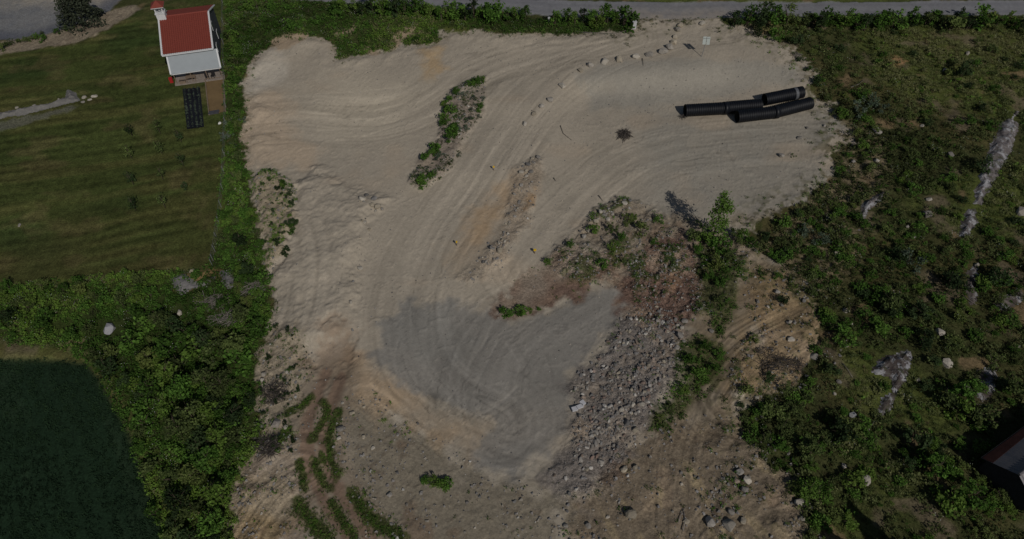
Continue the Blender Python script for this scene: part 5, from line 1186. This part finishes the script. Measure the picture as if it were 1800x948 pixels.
# ------------------------------------------------------------------ twin panels on a post, roadside block, marker stakes
p = W(1233, 100); t = empty('panel_sign', p, .05)
MB().tube([(0, 0, -.3), (.15, .05, 2.2)], .05, 8).build('post', M_METAL, t)
mb = MB(); mb.bar((-.3, .06, 2.45), (.6, .06, 2.45), .05); mb.bar((-.3, .06, 2.9), (.6, .06, 2.9), .05); mb.bar((.15, .06, 2.1), (.15, .06, 3.0), .05); mb.build('crossbar', M_METAL, t)
for s, dx in ((-1, -.12), (1, .44)):
    MB().box((0, 0, 0), (.47, .035, 1.1), Matrix.Translation((dx, 0, 2.62 - .06 * (s > 0))) @ Matrix.Rotation(math.radians(-18), 4, 'X')).build('panel', M_SIGN, t)
tag(t, 'two pale panels side by side on a thin post above the embankment', 'sign')
p = W(1114, 50); mb = MB(); mb.box((0, 0, .55), (.55, .5, 1.1)); mb.box((0, 0, 1.13), (.62, .57, .06)); o = mb.build('gate_block', M_BLOCK, None, loc=p, rot=(0, 0, .15)); tag(o, 'white block post at the hedge end by the driveway mouth', 'block')
p = W(965, 42); mb = MB(); mb.box((0, 0, .5), (.35, .3, 1.0)); mb.box((0, 0, 1.02), (.4, .35, .05)); tag(mb.build('marker_post', M_BLOCK, None, loc=p), 'pale short post inside the roadside hedge', 'post')
for x, y, l in ((868, 300, 'yellow-topped survey stake beside the drive, upper'), (803, 432, 'yellow-topped survey stake beside the drive, lower'), (940, 446, 'bright yellow survey marker at the foot of the bank')):
    p = W(x, y); t = empty('survey_stake', p, R.uniform(0, 1)); b_ = 1.5 if x == 940 else 1.0
    MB().box((0, 0, .25), (.07 * b_, .05 * b_, .6)).build('stake', M_WOOD, t); MB().box((0, 0, .62), (.20 * b_, .10 * b_, .24)).build('flag_top', M_YEL, t); tag(t, l, 'stake')

# ------------------------------------------------------------------ wire fence along the lawn
FPX_ = [(393, -6), (393, 60), (396, 140), (398, 205), (396, 260), (394, 320), (388, 380), (380, 435), (374, 468)]
t = empty('wire_fence', W(393, 60)); o0 = t.location.copy(); FL = [W(x, y) for x, y in smooth_line(FPX_, 1)]
post = MB().tube([(0, 0, -.3), (0, 0, 1.2)], .03, 6).mesh('post', M_METAL)
for q in FL[::1]: link('post', post, t, q - o0)
for zz in (.35, .75, 1.12): MB().tube([q - o0 + Vector((0, 0, zz)) for q in FL], .008, 4).build('wire', M_METAL, t)
tag(t, 'thin wire fence with metal posts along the right side of the lawn', 'fence')

# ------------------------------------------------------------------ garden: black mulch strips, timber edging
P4 = [W(*q) for q in ((321, 158), (352, 155), (329, 228), (359, 224))]
c = P4[0]; t = empty('mulch_bed', c)
for k in range(4):
    V = []; F = []; m = 24
    for i in range(m + 1):
        a = P4[0].lerp(P4[2], i / m); b = P4[1].lerp(P4[3], i / m)
        for j in range(5):
            f = (k + .03 + .94 * j / 4) / 4; q = a.lerp(b, f); z_ = hz(q.x, q.y) + .03 + (.16, .24, .26, .24, .16)[j] * .6 + R.uniform(-.015, .015) - (.07 if j in (0, 4) else 0)
            V.append(Vector((q.x, q.y, z_)) - c)
    for i in range(m):
        for j in range(4): F.append((i * 5 + j, i * 5 + j + 1, (i + 1) * 5 + j + 1, (i + 1) * 5 + j))
    link('film_strip', mesh_from('film_strip', V, F, M_BLACKP, None, True), t)
V = [P4[0] - c, P4[1] - c, P4[3] - c, P4[2] - c]
MB().poly([v + Vector((0, 0, .06)) for v in (V[3], V[2], V[1], V[0])][::1]).build('base_film', M_BLACKP, t)
tag(t, 'black plastic mulch bed of four strips on the lawn', 'garden bed')
q = []
for k in range(4):
    for i in range(22):
        f = (k + .5 + R.uniform(-.06, .06)) / 4; s_ = (i + .5 + R.uniform(-.3, .3)) / 22; v = P4[0].lerp(P4[2], s_).lerp(P4[1].lerp(P4[3], s_), f); q.append((v.x, v.y))
q = np.array(q); instancer('seedlings', q, zs(q) + .15, .14 + .22 * rr.rand(len(q)) ** 2, SH['silver'], 'tiny seedlings growing through the black mulch film', None, .1, 77)
B4 = [W(*k) for k in ((361, 141), (393, 137), (397, 197), (368, 203))]
t = empty('bed_edging', B4[0])
for a, b in ((0, 1), (1, 2), (3, 0)):
    MB().bar(B4[a] - B4[0] + Vector((0, 0, .08)), B4[b] - B4[0] + Vector((0, 0, .08)), .12, .2).build('timber', M_WOOD, t)
tag(t, 'wooden edging around the brown soil bed', 'edging')
a, b = W(368, 199), W(386, 196)
for k in range(2):
    o = MB().bar((0, 0, 0), (b - a) , .25, .2).build('sleeper', simple('dark_sleeper', (.06, .06, .07), .8, .2, .2), None, loc=a + Vector((0, -.35 * k, .12))); tag(o, 'dark timber sleeper at the foot of the soil bed, %s' % ('lower', 'upper')[k == 0], 'timber')
p = W(386, 217); o = link('white_stone', ROCKS[3], None, p, (0, 0, 1), (.6, .5, .5)); o.color = (.55, .55, .52, 1); tag(o, 'white stone under the fence below the soil bed', 'stone')

# ------------------------------------------------------------------ cottage
def cottage():
    g = 2.5; L, D, he, hr = 6.46, 5.9, 3.85, 6.1; off, Lp, Dp, hp = .47, 6.36, 1.5, 1.75; oh = .12
    t = empty('cottage', (HX, HY, g), HYAW)
    # local x along the eave, y away from the camera, front eave line at y=0 (roof edge)
    yw0, yw1 = .45, 2 * D - .45; xw0, xw1 = .35, L - oh; slope = (hr - he) / D
    zw0 = he + slope * .45 - .16
    def wallx(x, nm):
        y_m = D; pts = [(x, yw0, -.3), (x, yw1, -.3), (x, yw1, zw0), (x, y_m, hr - .18), (x, yw0, zw0)]
        return pts
    MB().poly(wallx(xw0, '')[::-1], .15).build('gable_wall', M_WALL, t); gw = MB().poly(wallx(xw1, ''), .15).build('gable_wall', M_SHADEDW, t)  # right gable painted dark for overhang shade, left keeps the wall colour
    MB().box(((xw0 + xw1) / 2, yw0 + .075, zw0 / 2 - .15), (xw1 - xw0 - .34, .15, zw0 + .3)).build('front_wall', M_WALL, t)
    MB().box(((xw0 + xw1) / 2, yw1 - .075, zw0 / 2 - .15), (xw1 - xw0 - .34, .15, zw0 + .3)).build('back_wall', M_WALL, t)
    # tiled slopes: courses step up, each tile bulges
    def slope_mesh(sgn):
        nc, nr = 23, 20; V = []; F = []; sub = 6; nx = nc * sub
        for r in range(nr):
            for e in (0, 1):
                for i in range(nx + 1):
                    x = L * i / nx; f = (r + e) / nr; y = D * f if sgn > 0 else 2 * D - D * f
                    z = he + (hr - he) * f + .085 * abs(math.sin(math.pi * i / sub)) + (.045 if e == 0 else .0)
                    V.append((x, y, z))
        for r in range(2 * nr - 1):
            for i in range(nx):
                a = r * (nx + 1) + i; q = (a, a + 1, a + nx + 2, a + nx + 1); F.append(q if sgn > 0 else q[::-1])
        return mesh_from('tiled_slope', V, F, M_REDTILE)
    for s in (1, -1): link('tiled_slope', slope_mesh(s), t)
    for s in (1, -1):   # solid boarding under the tiles
        y0, y1 = (0.02, D) if s > 0 else (2 * D - .02, D)
        pts = [(.02, y0, he - .02), (L - .02, y0, he - .02), (L - .02, y1, hr - .02), (.02, y1, hr - .02)]
        MB().poly(pts if s > 0 else pts[::-1], .12).build('roof_boarding', M_WHITE, t)
    MB().tube([(-.02, D, hr + .03), (L + .02, D, hr + .03)], .13, 8).build('ridge_cap', M_REDTILE, t)
    for x in (-.06, L + .06):
        for s in (1, -1):
            y0 = -.03 if s > 0 else 2 * D + .03
            MB().bar((x, y0, he - .02), (x, D, hr - .02), .26, .12).build('bargeboard', M_WHITE, t)
    MB().bar((-.1, -.08, he - .06), (L + .1, -.08, he - .06), .14, .14).build('gutter', M_WHITE, t)
    # porch
    zt = he - .28
    MB().poly([(off, -Dp, hp), (off + Lp, -Dp, hp), (off + Lp, .3, zt), (off, .3, zt)], .07).build('porch_roof', M_GREYROOF, t)
    for x in (off - .09, off + Lp + .09): MB().bar((x, -Dp - .03, hp - .02), (x, .3, zt - .02), .2, .16).build('porch_bargeboard', M_WHITE, t)
    MB().bar((off - .1, -Dp + .12, hp - .12), (off + Lp + .1, -Dp + .12, hp - .12), .12, .14).build('porch_beam', M_WHITE, t)
    for x in (off + .15, off + Lp * .36, off + Lp * .68, off + Lp - .15): MB().box((x, -Dp + .15, hp / 2 - .1), (.09, .09, hp - .1)).build('porch_post', M_WOOD, t)
    dk = MB().box((off + Lp / 2, -Dp / 2 + .05, .02), (Lp + .2, Dp + .5, .16)).build('deck', M_DECK, t)
    for k in range(8): MB().box((off + Lp / 2, -Dp - .08 + k * .24, .115), (Lp + .28, .215, .03)).build('deck_board', M_DECK, dk)
    # openings
    dr = MB().box((2.2, yw0 - .02, 1.0), (.95, .08, 2.0)).build('door', M_WOOD, t); MB().box((2.55, yw0 - .09, 1.0), (.05, .06, .14)).build('handle', M_METAL, dr)
    for x in (.95, 4.2, 5.2):
        w = MB().box((x, yw0 - .015, 1.45), (.8, .05, 1.1)).build('window', M_WHITE, t); MB().box((x, yw0 - .045, 1.45), (.62, .03, .92)).build('pane', M_GLASS, w)
    for y, zz in ((D - 1.8, 1.6), (D + 1.8, 1.6), (D, 3.9)):
        w = MB().box((xw1 + .02, y, zz), (.05, .9, 1.1)).build('window', M_WHITE, t); MB().box((xw1 + .05, y, zz), (.03, .7, .9)).build('pane', M_GLASS, w)
    # belfry on the left end of the ridge
    bx, by = .42, D; bz = hr - .75
    tb = MB().box((bx, by, bz + .75), (1.15, 1.15, 1.5)).build('belfry', M_WHITE, t)
    MB().box((bx, by, bz + 1.53), (1.3, 1.3, .08)).build('ledge', M_WHITE, tb)
    for dx in (-.45, .45):
        for dy in (-.45, .45): MB().box((bx + dx, by + dy, bz + 2.0), (.14, .14, .88)).build('corner_post', M_WHITE, tb)
    MB().tube([(bx, by, bz + 1.75), (bx, by, bz + 1.95), (bx, by, bz + 2.15), (bx, by, bz + 2.25)], [.26, .2, .15, .03], 10).build('bell', M_METAL, tb)
    rz_ = bz + 2.44; s = .85
    MB().box((bx, by, rz_ + .04), (2 * s - .06, 2 * s - .06, .1)).build('belfry_soffit', M_WHITE, tb)
    V = [(bx - s, by - s, rz_ + .1), (bx + s, by - s, rz_ + .1), (bx + s, by + s, rz_ + .1), (bx - s, by + s, rz_ + .1), (bx - s * .0, by, rz_ + .75), ]
    link('belfry_roof', mesh_from('belfry_roof', V, [(0, 1, 4), (1, 2, 4), (2, 3, 4), (3, 0, 4), (3, 2, 1, 0)], M_REDTILE), tb)
    tag(t, 'white cottage with red tiled roof, small belfry and grey porch roof', 'house')
    return t
H_ = cottage()
def hl(x, y, z=0):
    return Vector((HX + x * math.cos(HYAW) - y * math.sin(HYAW), HY + x * math.sin(HYAW) + y * math.cos(HYAW), 2.5 + z))
t = empty('garden_table', hl(2.6, -1.25, .13), HYAW); MB().box((0, 0, .72), (1.3, .7, .05)).build('tabletop', M_WOOD, t)
for x in (-.55, .55):
    for y in (-.28, .28): MB().box((x, y, .35), (.06, .06, .7)).build('leg', M_WOOD, t)
tag(t, 'wooden table at the edge of the cottage deck', 'table')
for i, (x, y, r_) in enumerate(((4.7, -1.2, .2), (5.5, -1.15, -.3))):
    t = empty('garden_chair', hl(x, y, .13), HYAW + r_); MB().box((0, 0, .43), (.5, .5, .05)).build('seat', M_DARKW, t); MB().box((0, .24, .7), (.5, .05, .5)).build('backrest', M_DARKW, t)
    for a in (-.21, .21):
        for b in (-.21, .21): MB().box((a, b, .2), (.05, .05, .42)).build('leg', M_DARKW, t)
    tag(t, 'dark garden chair on the deck, %s of the two' % ('left', 'right')[i], 'chair')
t = empty('planter_box', hl(1.4, -1.35, .13), HYAW); mb = MB(); mb.box((0, -.2, .2), (.8, .04, .4)); mb.box((0, .2, .2), (.8, .04, .4)); mb.box((-.4, 0, .2), (.04, .36, .4)); mb.box((.4, 0, .2), (.04, .36, .4)); mb.build('box_side', M_WOOD, t); MB().box((0, 0, .17), (.74, .34, .3)).build('soil', M_DARKW, t); tag(t, 'small wooden planter box on the deck front', 'planter')
t = empty('red_bin', hl(-.15, -.6, 0), HYAW); MB().box((0, 0, .32), (.42, .42, .64)).build('body', M_RED, t); MB().box((0, -.02, .67), (.46, .48, .06)).build('lid', M_RED, t); tag(t, 'red bin at the left corner of the cottage porch', 'bin')

# ------------------------------------------------------------------ barn at the right edge
def barn():
    gz = hz(*flat(1790, 850, 1.2)); zr = gz + 3.6; ze = gz + 2.0
    P_ = lambda x, y, z: Vector((*map(float, flat(x, y, z)), z))
    l0 = P_(1738, 797, ze); l1 = P_(1800, 752, ze); r0 = P_(1791, 835, zr)
    a = (l1 - l0).normalized(); b = Vector((-a.y, a.x, 0)); w = max(2.2, min((l0 - r0).dot(b), 4.5)); L = 11.0
    t = empty('barn', (r0.x, r0.y, gz), math.atan2(a.y, a.x))
    # local x along the ridge, -y towards the lit eave
    hR, hE = zr - gz, ze - gz
    for s in (-1, 1):
        nx = 34; V = []; F = []
        for i in range(nx * 2 + 1):
            x = L * i / (nx * 2); dz = .05 if i % 2 else 0
            V += [(x, 0, hR + dz), (x, s * w, hE + dz)]
        for i in range(nx * 2): F.append((2 * i, 2 * i + 1, 2 * i + 3, 2 * i + 2) if s < 0 else (2 * i, 2 * i + 2, 2 * i + 3, 2 * i + 1))
        link('roof_sheet', mesh_from('roof_sheet', V, F, M_BARN), t)
        pts = [(.02, 0, hR - .03), (L - .02, 0, hR - .03), (L - .02, s * w, hE - .03), (.02, s * w, hE - .03)]
        MB().poly(pts if s > 0 else pts[::-1], .1).build('roof_board', M_DARKW, t)
        MB().bar((0, s * (w + .03), hE - .08), (L, s * (w + .03), hE - .08), .1, .18).build('fascia', M_DARKW, t)
        MB().box((L / 2 + .2, s * (w - .3), hE / 2 - .2), (L - .8, .15, hE + .2)).build('side_wall', M_DARKW, t)
    MB().tube([(0, 0, hR + .04), (L, 0, hR + .04)], .12, 8).build('ridge_cap', M_BARN, t)
    for s in (-1, 1): MB().poly([(.0, s * (w - .75), hE + .06 + .75 * (hR - hE) / w), (.0, s * w, hE + .06), (L, s * w, hE + .06), (L, s * (w - .4), hE + .06 + .4 * (hR - hE) / w)][::-s], .02).build('rusty_sheet', M_RUST, t)
    for x in (.3, L - .3): MB().poly([(x, -w + .4, -.3), (x, w - .4, -.3), (x, w - .4, hE + .1), (x, 0, hR - .2), (x, -w + .4, hE + .1)], .15).build('gable_wall', M_DARKW, t)
    tag(t, 'barn with dark sheet-metal roof slope rusty along the eave, at the right edge', 'barn')
barn()
bpy.context.view_layer.update()
